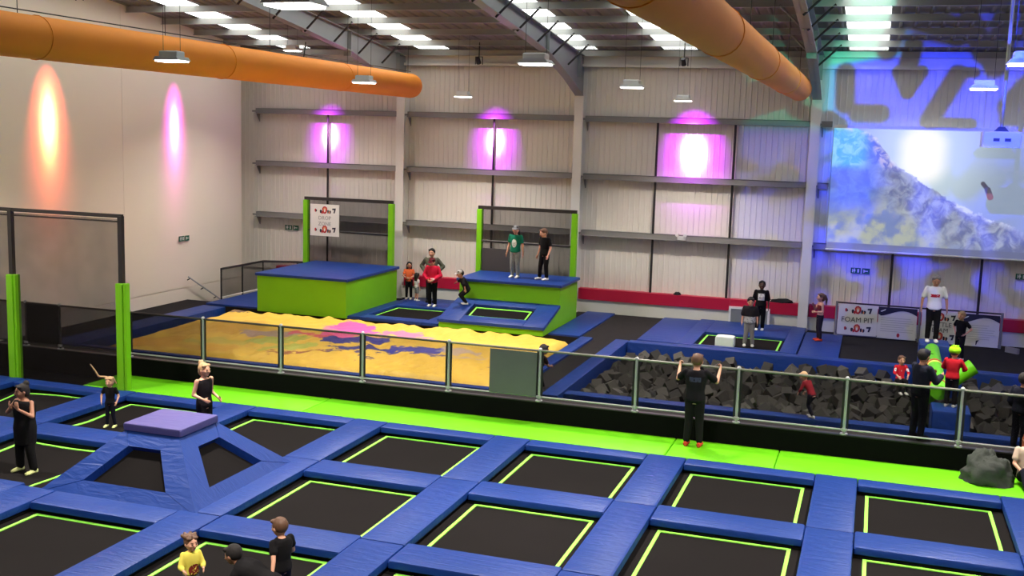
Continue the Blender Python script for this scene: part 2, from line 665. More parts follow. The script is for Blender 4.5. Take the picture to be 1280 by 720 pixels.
high_bay(3.95, -3.9, 6.97, 'white high bay lamp hanging in front of the long orange duct, nearest the dado wall')
high_bay(3.96, 3.0, 7.0, 'white high bay lamp hanging against the rounded far end of the left orange duct')
high_bay(3.4, 10.5, 7.0, 'small glowing high bay lamp left of the middle rafter, close to the ribbed wall')
high_bay(10.0, -3.7, 6.98, 'bright high bay lamp hanging beside the underside of the middle rafter')
high_bay(9.87, 3.4, 7.0, 'glowing high bay lamp between the middle rafter and the right orange duct')
high_bay(9.7, 10.6, 7.0, 'smallest high bay lamp above the brightest purple wall wash')
high_bay(16.47, 2.1, 7.0, 'unlit looking white lamp beside the projector pole, over the blue light pattern')
high_bay(16.45, -4.2, 6.99, 'white high bay lamp cut by the right edge of the picture')
high_bay(10.0, -10.6, 6.99, 'large high bay lamp cut by the top edge above the left rafter')
high_bay(-1.6, 9.6, 8.2, 'glowing round looking lamp just above the left orange duct under the roof')
for x, y, lab in ((3.9, -11, 'unseen white high bay lamp of the left row, over the pyramid end of the court'), (16.4, -11, 'unseen white high bay lamp of the right row, over the near court'),  # unseen lamps continuing the rows, added to light the hall
                  (3.9, -18, 'rearmost unseen white high bay lamp of the left row'), (10.0, -18, 'rearmost unseen white high bay lamp of the middle row'),
                  (16.4, -18, 'rearmost unseen white high bay lamp of the right row'), (-2.2, -3.0, 'unseen white high bay lamp near the smooth wall, over the left trampolines')):
    high_bay(x, y, 7.0 if x > 0 else 8.2, lab)


def aim(o, p, q):
    o.location = p
    o.rotation_euler = (Vector(q) - Vector(p)).to_track_quat('-Z', 'Y').to_euler()


def wash(px, py_, pz, tx, ty, tz, col, core, power, ang, label):
    t = thing('wash_light', label, 'spotlight', (px, py_, pz), 'coloured wash lights')
    d = (Vector((tx, ty, tz)) - Vector((px, py_, pz))).normalized()
    p = Vector((px, py_, pz))
    MB().tube(p - d * 0.02, p - d * 0.22, 0.075, 0.06, 12).build('can', DARKMETAL, t, 40)
    MB().path([p + Vector((-0.11, 0, -0.02)), p + Vector((-0.11, 0, 0.2)), p + Vector((0.11, 0, 0.2)), p + Vector((0.11, 0, -0.02))], 0.015, 6).build('yoke', DARKMETAL, t)
    yq = min(py, key=lambda v: abs(v - py_))
    q = Vector((px, yq, roof_z(yq) + 0.1))
    MB().tube(p + Vector((0, 0, 0.19)), q, 0.02, n=6).build('bracket', DARKMETAL, t)
    ld = bpy.data.lights.new('wash_beam', 'SPOT')
    ld.energy = power
    ld.color = (1, 1, 1)
    ld.spot_size = math.radians(ang)
    ld.spot_blend = 0.3
    ld.shadow_soft_size = 0.04
    ld.use_nodes = True                       # strong core, soft coloured halo, as a wash light's lens gives
    nt = NT(ld.node_tree)
    em = [n for n in ld.node_tree.nodes if n.type == 'EMISSION'][0]
    sx = nt.node('ShaderNodeSeparateXYZ')
    nt.put(sx.inputs[0], nt.node('ShaderNodeTexCoord').outputs['Normal'])
    u = nt.m('DIVIDE', sx.outputs[0], sx.outputs[2])
    v = nt.m('DIVIDE', sx.outputs[1], sx.outputs[2])
    r2_ = nt.m('DIVIDE', nt.m('ADD', nt.m('MULTIPLY', u, u), nt.m('MULTIPLY', v, v)), math.tan(math.radians(ang / 2)) ** 2)
    halo = nt.m('POWER', 2.718, nt.m('MULTIPLY', r2_, -4.0))
    core_ = nt.m('POWER', 2.718, nt.m('MULTIPLY', r2_, -15.0))
    nt.put(em.inputs['Color'], nt.mix(core_, col + (1,), core + (1,)))
    nt.put(em.inputs['Strength'], nt.m('ADD', nt.m('MULTIPLY', halo, 0.42), nt.m('MULTIPLY', core_, 1.0)))
    lo = bpy.data.objects.new('wash_beam', ld)
    COL.objects.link(lo)
    lo.parent = t
    lo.rotation_euler = d.to_track_quat('-Z', 'Y').to_euler()
    return t


MAG = (0.60, 0.015, 1.0)
COREM = (1.0, 0.45, 1.0)
wash(-2.3, 11.5, 7.95, -2.42, 13.5, 5.75, MAG, COREM, WASH_W * 0.7, 38, 'black wash light on the roof purlin above the left purple wall wash')
wash(3.45, 11.6, 8.0, 3.36, 13.5, 5.75, MAG, COREM, WASH_W * 0.8, 38, 'black wash light on the roof purlin between left and middle columns')
wash(9.5, 11.6, 8.0, 9.6, 13.5, 5.6, MAG, COREM, WASH_W * 1.5, 44, 'black wash light on the roof purlin above the brightest purple wash')
wash(-4.25, 9.0, 8.95, -5.25, 9.0, 5.9, (1.0, 0.05, 0.75), COREM, WASH_W * 1.2, 26, 'black wash light above the pink oval on the smooth wall')
wash(-4.2, 3.75, 8.95, -5.25, 3.75, 5.9, (1.0, 0.12, 0.06), (1.0, 0.62, 0.18), WASH_W * 1.5, 31, 'black wash light above the yellow oval on the smooth wall')

# pattern projector: throws broken blue and green letter shapes on the far right wall and roof
GP = Vector((15.4, -7.0, 8.0))
GT = Vector((16.4, 13.4, 6.9))
t = thing('pattern_light', 'black moving head light throwing a blue pattern over the far wall', 'spotlight', GP)
gq = (GT - GP).to_track_quat('-Z', 'Y')
gd = (GT - GP).normalized()
MB().tube(GP - gd * 0.05, GP - gd * 0.45, 0.13, 0.11, 14).build('head', DARKMETAL, t, 40)
MB().box(GP.x - 0.2, GP.x + 0.2, GP.y - 0.35, GP.y - 0.1, GP.z + 0.3, GP.z + 0.45).build('base', DARKMETAL, t)
MB().tube((GP.x, GP.y - 0.2, GP.z + 0.4), (GP.x, GP.y - 0.2, roof_z(GP.y) + 0.1), 0.03).build('pole', DARKMETAL, t)
ld = bpy.data.lights.new('pattern_beam', 'SPOT')
ld.energy = GOBO_W
ld.color = (1, 1, 1)
ld.spot_size = math.radians(54)
ld.spot_blend = 0.25
ld.shadow_soft_size = 0.02
ld.use_nodes = True
nt = NT(ld.node_tree)
em = [n for n in ld.node_tree.nodes if n.type == 'EMISSION'][0]
tc = nt.node('ShaderNodeTexCoord')
sx = nt.node('ShaderNodeSeparateXYZ')
nt.put(sx.inputs[0], tc.outputs['Normal'])
az = nt.m('ABSOLUTE', sx.outputs[2])
gu = nt.m('DIVIDE', sx.outputs[0], az)
gv = nt.m('DIVIDE', sx.outputs[1], az)


def gob(x, z):
    q = gq.inverted() @ (Vector((x, 13.4, z)) - GP)
    return (q.x / -q.z, q.y / -q.z)


bars = [((15.15, 8.0), (15.42, 7.45), .13), ((15.75, 8.0), (15.42, 7.45), .13), ((15.42, 8.0), (15.42, 7.6), .12), ((16.05, 6.7), (16.68, 7.95), .19), ((16.0, 6.62), (17.1, 6.62), .12), ((16.7, 8.0), (17.1, 8.0), .1),
        ((13.75, 7.95), (13.8, 7.1), .20), ((14.15, 6.85), (14.75, 6.85), .19), ((13.4, 6.7), (13.7, 6.5), .16), ((18.0, 7.1), (18.4, 7.65), .2), ((18.0, 6.8), (19, 6.8), .15),
        ((12.4, 6.95), (13.4, 6.55), .16), ((15.3, 9.3), (16.6, 8.9), .25), ((16.9, 9.2), (17.3, 8.5), .22), ((14.8, 8.6), (15.0, 9.6), .22), ((15.4, 8.2), (15.45, 8.6), .2), ((17.6, 8.2), (17.9, 9.2), .25), ((15.6, 9.6), (18.5, 9.9), .25),
        ((13.6, 5.4), (14.3, 5.2), .25), ((14.2, 4.9), (15.2, 4.7), .2), ((15.2, 3.7), (15.5, 4.0), .3), ((16.6, 4.6), (17.2, 4.2), .2)]
dark = None
wob = nt.noise(tc.outputs['Normal'], 14, 2)
for p, q, w in bars:
    d = nt.seg(gu, gv, gob(*p), gob(*q))
    w = w * 1.45 / 20.5
    e = nt.smooth(d, w * 0.7, w * 1.25)
    dark = e if dark is None else nt.m('MULTIPLY', dark, e)
blotch = nt.smooth(nt.noise(tc.outputs['Normal'], 19, 1.5, 0.5, 0.6), 0.40, 0.58)
lowv = nt.smooth(gv, gob(16, 5.0)[1], gob(16, 6.3)[1])           # letter shapes above, soft blotches below
fade = nt.smooth(gv, gob(16, 1.0)[1], gob(16, 3.4)[1])
pat = nt.m('ADD', nt.m('MULTIPLY', dark, lowv), nt.m('MULTIPLY', nt.m('MULTIPLY', blotch, nt.m('SUBTRACT', 1.0, lowv)), 1.1))
pat = nt.m('MULTIPLY', pat, nt.m('SUBTRACT', 1.0, nt.m('MULTIPLY', nt.smooth(gv, gob(16, 8.1)[1], gob(16, 8.8)[1]), 0.78)))
pat = nt.m('MULTIPLY', pat, nt.m('ADD', nt.m('MULTIPLY', fade, 0.85), 0.15))
uu = nt.m('SUBTRACT', gu, nt.m('MULTIPLY', nt.smooth(gv, gob(16, 8.1)[1], gob(16, 8.5)[1]), gob(15.2, 7)[0] - gob(13.6, 7)[0]))
gl = nt.m('SUBTRACT', 1.0, nt.m('MULTIPLY', nt.m('SUBTRACT', 1.0, nt.smooth(uu, gob(12.9, 7)[0], gob(14.0, 7)[0])), nt.smooth(gv, gob(16, 6.1)[1], gob(16, 6.6)[1])))
pat = nt.m('MULTIPLY', pat, nt.m('ADD', nt.m('MULTIPLY', nt.smooth(gu, gob(13.15, 7)[0], gob(13.45, 7)[0]), 0.75), nt.m('MULTIPLY', nt.smooth(gu, gob(10.8, 7)[0], gob(11.2, 7)[0]), 0.25)))
colr = nt.mix(gl, (0.05, 0.55, 0.35, 1), (0.02, 0.045, 1.0, 1))
nt.put(em.inputs['Color'], colr)
nt.put(em.inputs['Strength'], pat)
lo = bpy.data.objects.new('pattern_beam', ld)
COL.objects.link(lo)
lo.parent = t
lo.rotation_euler = gq.to_euler()

# ------------------------------------------------------------------ ducts
for nm, x, z, r, lab in (('a', 1.0, 7.36, 0.37, 'long orange fabric air duct on the left, ending near the left column'),
                         ('b', 12.6, 7.45, 0.34, 'orange fabric air duct on the right, ending beside the screen bay')):
    t = thing('air_duct', lab, 'duct', (x, YF + 1, z), 'orange air ducts')
    y = 12.55
    ys = [YF + 1]
    rs = [r]
    k = 0
    while ys[-1] < y - 0.5:
        ys.append(min(ys[-1] + 0.6, y - 0.35))
        rs.append(r * (1 + 0.006 * math.sin(ys[-1] * 2.1)))
    for a in (15, 35, 55, 72, 85):
        ys.append(y - 0.35 + 0.35 * math.sin(math.radians(a)))
        rs.append(r * math.cos(math.radians(a)))
    MB().path([(x, yy, z) for yy in ys], rs, 24).build('duct_sleeve', DUCT, t, 60)
    for yy in (-9.2, -3.6, 2.0, 7.6):
        MB().path([(x + (r + 0.006) * math.cos(a * PI / 12), yy, z + (r + 0.006) * math.sin(a * PI / 12)) for a in range(25)], 0.008, 5).build('seam', DUCT, t, 60)
    MB().tube((x, YF + 1, z + r + 0.06), (x, 12.2, z + r + 0.06), 0.012, n=6).build('hanging_rail', DARKMETAL, t)
    for yy in range(-8, 13, 4):
        MB().tube((x, yy, z + r - 0.02), (x, yy, roof_z(yy) + 0.05), 0.008, n=5).build('hanger', DARKMETAL, t)

# ------------------------------------------------------------------ trampoline court
GX, GY = 3.0, 3.055
PT, PB = 0.18, 0.07
DIPS = [(1.01, -4.15, 0.17, 0.8), (0.55, -1.34, 0.105, 0.6), (-3.2, -0.75, 0.14, 0.8), (7.2, -7.2, 0.04, .8)]


def dip(x, y):
    return -sum(a * math.exp(-((x - cx) ** 2 + (y - cy) ** 2) / (s * s)) for cx, cy, a, s in DIPS)


def sheet(mb, x0, x1, y0, y1, nx, ny, z, th=0.012):
    vs_, fs = [], []
    for k in (0, 1):
        for j in range(ny + 1):
            for i in range(nx + 1):
                px = x0 + (x1 - x0) * i / nx
                py2 = y0 + (y1 - y0) * j / ny
                vs_.append((px, py2, z + dip(px, py2) - (th if k else 0)))
    n1 = (nx + 1) * (ny + 1)
    for j in range(ny):
        for i in range(nx):
            a = j * (nx + 1) + i
            q = (a, a + 1, a + nx + 2, a + nx + 1)
            fs.append(q)
            fs.append(tuple(reversed([v + n1 for v in q])))
    for i in range(nx):
        fs.append((i, n1 + i, n1 + i + 1, i + 1))
        a = ny * (nx + 1) + i
        fs.append((a, a + 1, n1 + a + 1, n1 + a))
    for j in range(ny):
        a = j * (nx + 1)
        fs.append((a, a + nx + 1, n1 + a + nx + 1, n1 + a))
        a += nx
        fs.append((a, n1 + a, n1 + a + nx + 1, a + nx + 1))
    return mb.add(vs_, fs)


ROWN = ['row along the lime strip', 'middle row', 'nearest row']
for r in range(3):
    for c in range(-1, 7):
        if (c, r) == (1, 1):
            continue
        x, y = c * GX, -r * GY
        lab = '%s trampoline from the left in the %s' % (ORD[c + 1], ROWN[r])
        if (c, r) == (0, 1):
            lab = 'trampoline under the woman in black with hands at her face'
        if (c, r) == (0, 0):
            lab = 'trampoline with the jumping pigtailed girl, left of the pyramid top'
        t = thing('trampoline', lab, 'trampoline', (x + 1.0, y - 1.15, -0.1), 'court trampolines')
        nn = 14 if c < 2 else 2
        sheet(MB(), x - 0.25, x + 2.25, y - 2.5, y + 0.18, nn, nn, 0.0).build('jumping_bed', BED, t, 60)
        w = 0.055
        n2 = 16 if c < 2 else 1
        sheet(MB(), x, x + 1.99, y - w, y, n2, 1, 0.012).build('edge_stripe', STRIPE, t)
        sheet(MB(), x, x + 1.99, y - 2.16 - w, y - 2.16, n2, 1, 0.012).build('edge_stripe', STRIPE, t)
        sheet(MB(), x, x + w, y - 2.16, y - w, 1, n2, 0.012).build('edge_stripe', STRIPE, t)
        sheet(MB(), x + 1.99 - w, x + 1.99, y - 2.16, y - w, 1, n2, 0.012).build('edge_stripe', STRIPE, t)
        y1 = 0.40 if r == 0 else y + 0.715
        MB().cbox(x - 0.135, x + 2.145, y, y1, PB, PT, 0.035).build('cross_pad', BLUE, t, 30)
        ya = y - 2.45 if r < 2 else y - 2.6
        yb = 0.40 if r == 0 else y + 0.60
        MB().cbox(x - 0.85, x - 0.145, ya + 0.005, yb - 0.005, PB, PT + 0.003, 0.03).build('side_pad', BLUE, t, 30)
        MB().box(x - 0.80, x - 0.2, ya, yb, -0.35, PB).build('frame_beam', GAP, t)
        MB().box(x - 0.135, x + 2.145, y + 0.05, y1 - 0.03, -0.35, PB - 0.005).build('frame_beam', GAP, t)
struct('floor_court', MB().box(-5.25, XR, YF, 1.67, -0.62, -0.5), GAP)
# pads closing the court at its left and right ends
tag(MB().cbox(-5.2, -3.87, -8.6, 0.40, PB, PT, 0.03).build('end_pad', BLUE, None, 30), 'blue vinyl pad filling the gap between the court and the smooth wall', 'pad')

# lime walkway strip in sections
sx0 = -1.6
cuts = [-1.6, 3.9, 11.45, 13.42, 20.9]
for i, (a, c_) in enumerate(zip(cuts[:-1], cuts[1:])):
    nm = ['lime green floor pad section left of the first court column', 'long lime green floor pad section behind the middle trampolines',
          'short lime green floor pad section under the man at the fence', 'lime green floor pad section carrying the grey bundle'][i]
    tag(MB().cbox(a + 0.006, c_ - 0.006, 0.412, 1.655, 0.02, PT, 0.025).build('floor_pad', LIME, None, 30), nm, 'pad', 'lime floor pads')

# ------------------------------------------------------------------ padded pyramid
PX, PY = 4.02, -4.14
t = thing('jump_pyramid', 'blue padded pyramid with sloping trampolines and violet flat top', 'pyramid', (PX, PY, 0.1), )
H0, Z0, H1, Z1 = 1.46, 0.14, 0.50, 1.02


def pp(s, u, f, off=0.0):
    """point on side s (0 near, 1 right, 2 far, 3 left); u -1..1 along, f 0..1 up the slope, off outwards"""
    h = H0 + (H1 - H0) * f
    z = Z0 + (Z1 - Z0) * f
    sl = math.atan2(Z1 - Z0, H0 - H1)
    h2 = h + off * math.sin(sl)
    z2 = z + off * math.cos(sl)
    x, y = u * (h + off * 0.6), -h2
    for _ in range(s):
        x, y = -y, x
    return Vector((PX + x, PY + y, z2))


def quad_slab(mb, s, uf, o0, o1):
    A = [pp(s, u, f, o0) for u, f in uf]
    B = [pp(s, u, f, o1) for u, f in uf]
    n = len(uf)
    return mb.add(A + B, [tuple(reversed(range(n))), tuple(range(n, 2 * n))] + [(i, (i + 1) % n, n + (i + 1) % n, n + i) for i in range(n)])


for s in range(4):
    q = MB()
    quad_slab(q, s, [(-0.82, 0.12), (0.82, 0.12), (0.7, 0.9), (-0.7, 0.9)], -0.13, -0.115)
    q.build('sloping_bed', BED, t)
    quad_slab(MB(), s, [(-1, 0.0), (1, 0.0), (0.62, 0.24), (-0.62, 0.24)], -0.12, 0.0).build('bottom_pad', BLUE, t)
    quad_slab(MB(), s, [(-0.42, 0.78), (0.42, 0.78), (0.98, 1.0), (-0.98, 1.0)], -0.12, 0.0).build('top_pad', BLUE, t)
    for sg in (-1, 1):
        quad_slab(MB(), s, [(sg * 1.0, 0.0), (sg * 0.62, 0.24), (sg * 0.42, 0.78), (sg * 1.0, 1.0)], -0.12, 0.006).build('hip_pad', BLUE, t)
b = MB().prism([(PX - H0, PY - H0), (PX + H0, PY - H0), (PX + H0, PY + H0), (PX - H0, PY + H0)], 'z', 0.05, Z0 + 0.01)
b.build('base_frame', GAP, t)
MB().cbox(PX - 0.55, PX + 0.55, PY - 0.53, PY + 0.53, Z1 + 0.0, 1.14, 0.03).build('top_cushion', BLUE_TOP, t, 30)

# ------------------------------------------------------------------ fence along the walkway
YFN = 1.72
t = thing('mesh_fence', 'long grey tube fence with dark netting above the black wall', 'fence', (8, YFN, FZ))
RAILTOP = mat('rail_olive_grey', srgb(112, 114, 102), 0.45, 0.06, 3)
HEM = mat('black_hem', srgb(22, 24, 22), 0.8)
xs = [-5.2, -4.3, -3.3, -1.33] + [0.65 + 1.986 * k for k in range(11)]
for i, x in enumerate(xs):
    p = MB().tube((x, YFN, FZ), (x, YFN, 1.66), 0.026, n=10)
    o = p.build('post', CHROME if i > 3 else DARKMETAL, t, 40)
    MB().ball((x, YFN, 1.665), 0.042, None, 10, 6).build('post_cap', CHROME, o, 60)
    MB().tube((x, YFN, 0.665), (x, YFN, 0.715), 0.055, n=10).build('clamp', CHROME, o, 40)
    MB().tube((x, YFN, FZ), (x, YFN, FZ + 0.02), 0.075, n=10).build('foot_plate', CHROME, o, 40)
for x0, x1 in zip(xs[:-1], xs[1:]):
    MB().tube((x0, YFN, 1.645), (x1, YFN, 1.645), 0.024, n=8).build('top_rail', RAILTOP if x0 > 6 else DARKMETAL, t, 40)
    MB().tube((x0, YFN, 0.69), (x1, YFN, 0.69), 0.017, n=8).build('bottom_rail', CHROME if x0 > -2 else DARKMETAL, t, 40)
    if x0 > -1.4:
        for xa in (x0 + 0.03, x1 - 0.07):
            MB().box(xa, xa + 0.04, YFN - 0.006, YFN + 0.006, 0.7, 1.63).build('net_hem', HEM, t)
    if x0 == -4.3:
        MB().box(x0 + 0.03, x1 - 0.03, YFN - 0.01, YFN + 0.01, 0.7, 1.63).build('solid_panel', BLACK, t)
    elif x0 < -1:
        MB().box(x0 + 0.03, x1 - 0.03, YFN - 0.002, YFN + 0.002, 0.7, 1.63).build('net_panel', net_mat('dense_netting', srgb(18, 17, 17), 0.5), t)
    else:
        MB().box(x0 + 0.03, x1 - 0.03, YFN - 0.002, YFN + 0.002, 0.7, 1.63).build('net_panel', NET_F, t)
MB().box(7.53, 8.54, YFN - 0.05, YFN - 0.035, 0.7, 1.61).build('grey_sheet', mat('grey_sheet', srgb(92, 95, 95), 0.8, 0.15, 2), t)

# tall net frame at the left end of the court
t = thing('court_net', 'tall black net frame on lime padded posts beside the court', 'net', (-2.0, 0.45, 0.02))
for i, x in enumerate((-6.4, -3.46, -0.52)):
    if i == 0:
        continue
    MB().box(x - 0.05, x + 0.05, 0.40, 0.50, 0.1, 3.98).build('post', DARKMETAL, t)
    pd = MB().cbox(x - 0.085, x + 0.085, 0.33, 0.50, 0.15, 2.53, 0.015).build('post_pad', LIME_WALL, t)
    MB().cbox(x + 0.09, x + 0.15, 0.36, 0.52, 0.15, 2.53, 0.012).build('pad_flap', LIME_WALL, pd)
MB().box(-5.15, -0.47, 0.42, 0.48, 3.94, 4.02).build('top_bar', DARKMETAL, t)
for x0, x1 in ((-5.15, -3.52), (-3.4, -0.58)):
    MB().box(x0, x1, 0.448, 0.452, 0.15, 3.92).build('net_panel', net_mat('court_netting', srgb(34, 30, 28), 0.34) if x0 < -4 else bpy.data.materials['court_netting'], t)
    MB().tube((x0, 0.45, 3.86), (x1, 0.45, 3.86), 0.02, n=6).build('tension_rope', DARKMETAL, t)

# ------------------------------------------------------------------ airbag pit
AX0, AX1, AY0, AY1 = -3.25, 7.48, 2.52, 8.55
m, nt, bs = new_mat('painted_airbag')
g = nt.node('ShaderNodeNewGeometry')
wn = nt.node('ShaderNodeTexNoise')
nt.put(wn.inputs['Vector'], g.outputs['Position'])
wn.inputs['Scale'].default_value = 2.4
wn.inputs['Detail'].default_value = 5
wn.inputs['Roughness'].default_value = 0.65
off = nt.node('ShaderNodeVectorMath', operation='SUBTRACT')
nt.put(off.inputs[0], wn.outputs['Color'])
off.inputs[1].default_value = (0.5, 0.5, 0.5)
off2 = nt.node('ShaderNodeVectorMath', operation='SCALE')
nt.put(off2.inputs[0], off.outputs[0])
off2.inputs['Scale'].default_value = 1.5
pos = nt.node('ShaderNodeVectorMath', operation='ADD')
nt.put(pos.inputs[0], g.outputs['Position'])
nt.put(pos.inputs[1], off2.outputs[0])
ss = nt.node('ShaderNodeSeparateXYZ')
nt.put(ss.inputs[0], pos.outputs[0])
colr = nt.mix(nt.noise(g.outputs['Position'], 0.8, 4), srgb(222, 176, 48), srgb(240, 204, 88))
SPL = [((-0.5, 5.6), (0.3, 5.7), .34, (150, 132, 150), .7), ((0.3, 4.6), (1.0, 5.2), .30, (158, 186, 80), .75), ((1.0, 3.9), (1.7, 4.7), .24, (164, 190, 84), .7), ((-1.2, 4.2), (0.2, 4.4), .2, (176, 186, 90), .5),
       ((0.55, 6.05), (1.4, 5.9), .20, (224, 70, 110), .85), ((0.95, 7.2), (1.2, 6.8), .14, (240, 110, 170), .8), ((1.45, 7.6), (1.8, 7.0), .42, (240, 84, 176), .95), ((1.5, 6.4), (2.1, 6.2), .26, (236, 84, 160), .9), ((2.75, 7.1), (3.3, 7.2), .30, (240, 110, 176), .85), ((3.6, 7.0), (3.9, 7.1), .1, (240, 120, 180), .8),
       ((2.0, 5.7), (2.6, 6.0), .38, (52, 54, 140), .97), ((2.9, 6.3), (3.0, 6.0), .26, (56, 58, 150), .95), ((2.5, 4.8), (3.7, 5.0), .20, (50, 52, 130), .97), ((3.2, 4.5), (3.9, 5.1), .10, (50, 52, 130), .9), ((4.0, 5.3), (4.6, 5.4), .32, (58, 62, 160), .95), ((4.7, 5.0), (5.2, 5.0), .08, (60, 62, 140), .8),
       ((5.0, 5.7), (5.7, 5.6), .24, (170, 160, 176), .6), ((5.4, 5.0), (6.2, 5.0), .10, (170, 160, 176), .5), ((1.3, 3.5), (2.2, 4.1), .09, (140, 50, 60), .8), ((2.3, 4.2), (2.7, 4.4), .08, (60, 50, 110), .8), ((3.6, 4.1), (3.9, 3.9), .07, (50, 50, 110), .9),
       ((-2.9, 8.25), (-2.5, 8.3), .16, (80, 52, 70), .85), ((6.55, 4.15), (6.75, 4.1), .09, (56, 46, 90), .9), ((-3, 3.1), (-2, 3.8), .5, (212, 146, 40), .55), ((-2.2, 5.4), (-1.2, 6.4), .6, (206, 156, 60), .5), ((-1.4, 3.2), (0.2, 3.5), .3, (220, 160, 50), .5)]
for p, q, w, c3, k in SPL:
    d = nt.seg(ss.outputs[0], ss.outputs[1], p, q)
    colr = nt.mix(nt.m('MULTIPLY', nt.smooth(d, w * 1.28, w * 1.12), k), colr, srgb(*c3))
spk = nt.smooth(nt.noise(g.outputs['Position'], 6.5, 2), 0.70, 0.72)
inx = nt.m('MULTIPLY', nt.smooth(ss.outputs[0], 0.5, 1.5), nt.smooth(ss.outputs[1], 5.2, 4.2))
colr = nt.mix(nt.m('MULTIPLY', nt.m('MULTIPLY', spk, inx), 0.7), colr, srgb(90, 50, 90))
nt.put(bs.inputs['Base Color'], colr)
bs.inputs['Roughness'].default_value = 0.55
bp = nt.node('ShaderNodeBump')
bp.inputs['Strength'].default_value = 0.5
bp.inputs['Distance'].default_value = 0.08
mp = nt.node('ShaderNodeMapping')
mp.inputs['Scale'].default_value = (2.0, 0.6, 1)
nt.put(mp.inputs['Vector'], g.outputs['Position'])
nt.put(bp.inputs['Height'], nt.noise(mp.outputs[0], 2.0, 5, 0.6, 0.8))
nt.put(bs.inputs['Normal'], bp.outputs[0])
AIRBAG = m
b = MB()
nx, ny = 150, 70
vs_, fs = [], []
for j in range(ny + 1):
    for i in range(nx + 1):
        x = AX0 + (AX1 - AX0) * i / nx
        y = AY0 + (AY1 - AY0) * j / ny
        e = min(1, (x - AX0) / 0.5, (AX1 - x) / 0.35, (y - AY0) / 0.35, (AY1 - y) / 0.25)
        e = math.sqrt(max(0, 1 - (1 - max(0, e)) ** 2))
        z = 0.62 + 0.05 * noise.noise(Vector((x * 0.5, y * 0.5, 0))) + 0.035 * noise.noise(Vector((x * 1.6 + y * 0.5, y * 0.6, 3)))
        z += 0.06 * noise.noise(Vector((x * 2.6 + y * 1.3, y * 0.9, 7))) + 0.03 * noise.noise(Vector((x * 5.0 - y, y * 2.2, 9)))
        bk = max(0, 1 - (AY1 - y) / 1.0)
        z += 0.05 * 1.5 * bk * abs(math.sin(x * 3.1 + 0.8 * math.sin(x * 1.3)))
        z -= 0.10 * max(0, min(1, (0.5 - x) / 3.5)) * (1 - 0.6 * (y - AY0) / (AY1 - AY0))
        vs_.append((x, y, -0.35 + (z + 0.35) * (0.35 + 0.65 * e) if e < 1 else z))
for j in range(ny):
    for i in range(nx):
        a = j * (nx + 1) + i
        fs.append((a, a + 1, a + nx + 2, a + nx + 1))
b.add(vs_, fs)
o = b.build('landing_airbag', AIRBAG, None, 80)
tag(o, 'huge yellow landing airbag with pink, navy and green paint splashes', 'airbag')

# blue border pads round the pits
def border(x0, x1, y0, y1, z0, z1, label):
    tag(MB().cbox(x0, x1, y0, y1, z0, z1, 0.03).build('border_pad', BLUE, None, 30), label, 'pad', 'blue border pads of the pits')


border(-3.3, 7.55, 2.26, 2.48, 0.2, 0.61, 'blue border pad along the front of the yellow airbag, behind the fence')
border(-4.1, -3.32, 2.12, 8.7, 0.2, 0.64, 'blue border pad along the left side of the yellow airbag')
border(7.56, 7.9, 2.12, 8.9, 0.2, 0.66, 'blue border pad along the right end of the yellow airbag')
border(8.5, 8.88, 2.12, 8.95, 0.0, 0.66, 'blue border pad along the left side of the foam pit')
border(8.9, 18.6, 2.45, 2.78, 0.0, 0.64, 'blue border pad along the front of the foam pit')
border(8.9, 18.6, 8.58, 8.93, 0.0, 0.68, 'blue border pad along the back of the foam pit')
border(18.62, 18.98, 2.12, 8.95, 0.0, 0.66, 'blue border pad along the right end of the foam pit')


# floor mats at the back
def mat_(x0, x1, y0, y1, label, h=0.05, m_=None):
    tag(MB().cbox(x0, x1, y0, y1, FZ, FZ + h, 0.015).build('floor_mat', m_ or BLUE, None, 30), label, 'mat', 'blue floor mats')


mat_(-4.2, -2.32, 8.98, 13.2, 'blue floor mat between the stairwell railing and the big lime box')
mat_(6.62, 7.5, 8.98, 13.2, 'blue floor mat beside the right side of the stepped lime box')
mat_(9.02, 10.1, 9.2, 13.2, 'blue floor mat on the carpet left of the sunken trampoline')
mat_(13.2, 14.2, 8.98, 12.6, 'blue floor mat under the girl with the ponytail')
mat_(0.7, 3.45, 12.1, 13.2, 'blue floor mat under the small group by the ribbed wall')


def back_trampoline(x0, x1, y0, y1, ox0, ox1, oy0, oy1, z, label):
    t = thing('trampoline', label, 'trampoline', ((x0 + x1) / 2, (y0 + y1) / 2, z - 0.05), 'back trampolines')
    for a in ((x0, ox0, y0, y1), (ox1, x1, y0, y1), (ox0, ox1, y0, oy0), (ox0, ox1, oy1, y1)):
        MB().cbox(a[0], a[1], a[2], a[3], z, z + 0.09, 0.02).build('frame_pad', BLUE, t, 30)
    MB().box(ox0, ox1, oy0, oy1, z + 0.005, z + 0.015).build('jumping_bed', BED, t)
    w, i = 0.05, 0.08
    for a in ((ox0 + i, ox1 - i, oy1 - i - w, oy1 - i), (ox0 + i, ox1 - i, oy0 + i, oy0 + i + w), (ox0 + i, ox0 + i + w, oy0 + i + w, oy1 - i - w), (ox1 - i - w, ox1 - i, oy0 + i + w, oy1 - i - w)):
        MB().box(a[0], a[1], a[2], a[3], z + 0.016, z + 0.022).build('edge_stripe', STRIPE, t)


back_trampoline(0.68, 3.48, 8.72, 12.05, 1.1, 3.0, 9.2, 11.2, FZ, 'trampoline with blue frame between the two lime boxes')
back_trampoline(10.12, 13.17, 8.96, 13.2, 10.55, 12.75, 9.1, 11.05, FZ, 'trampoline by the foam pit holding the white foam block')

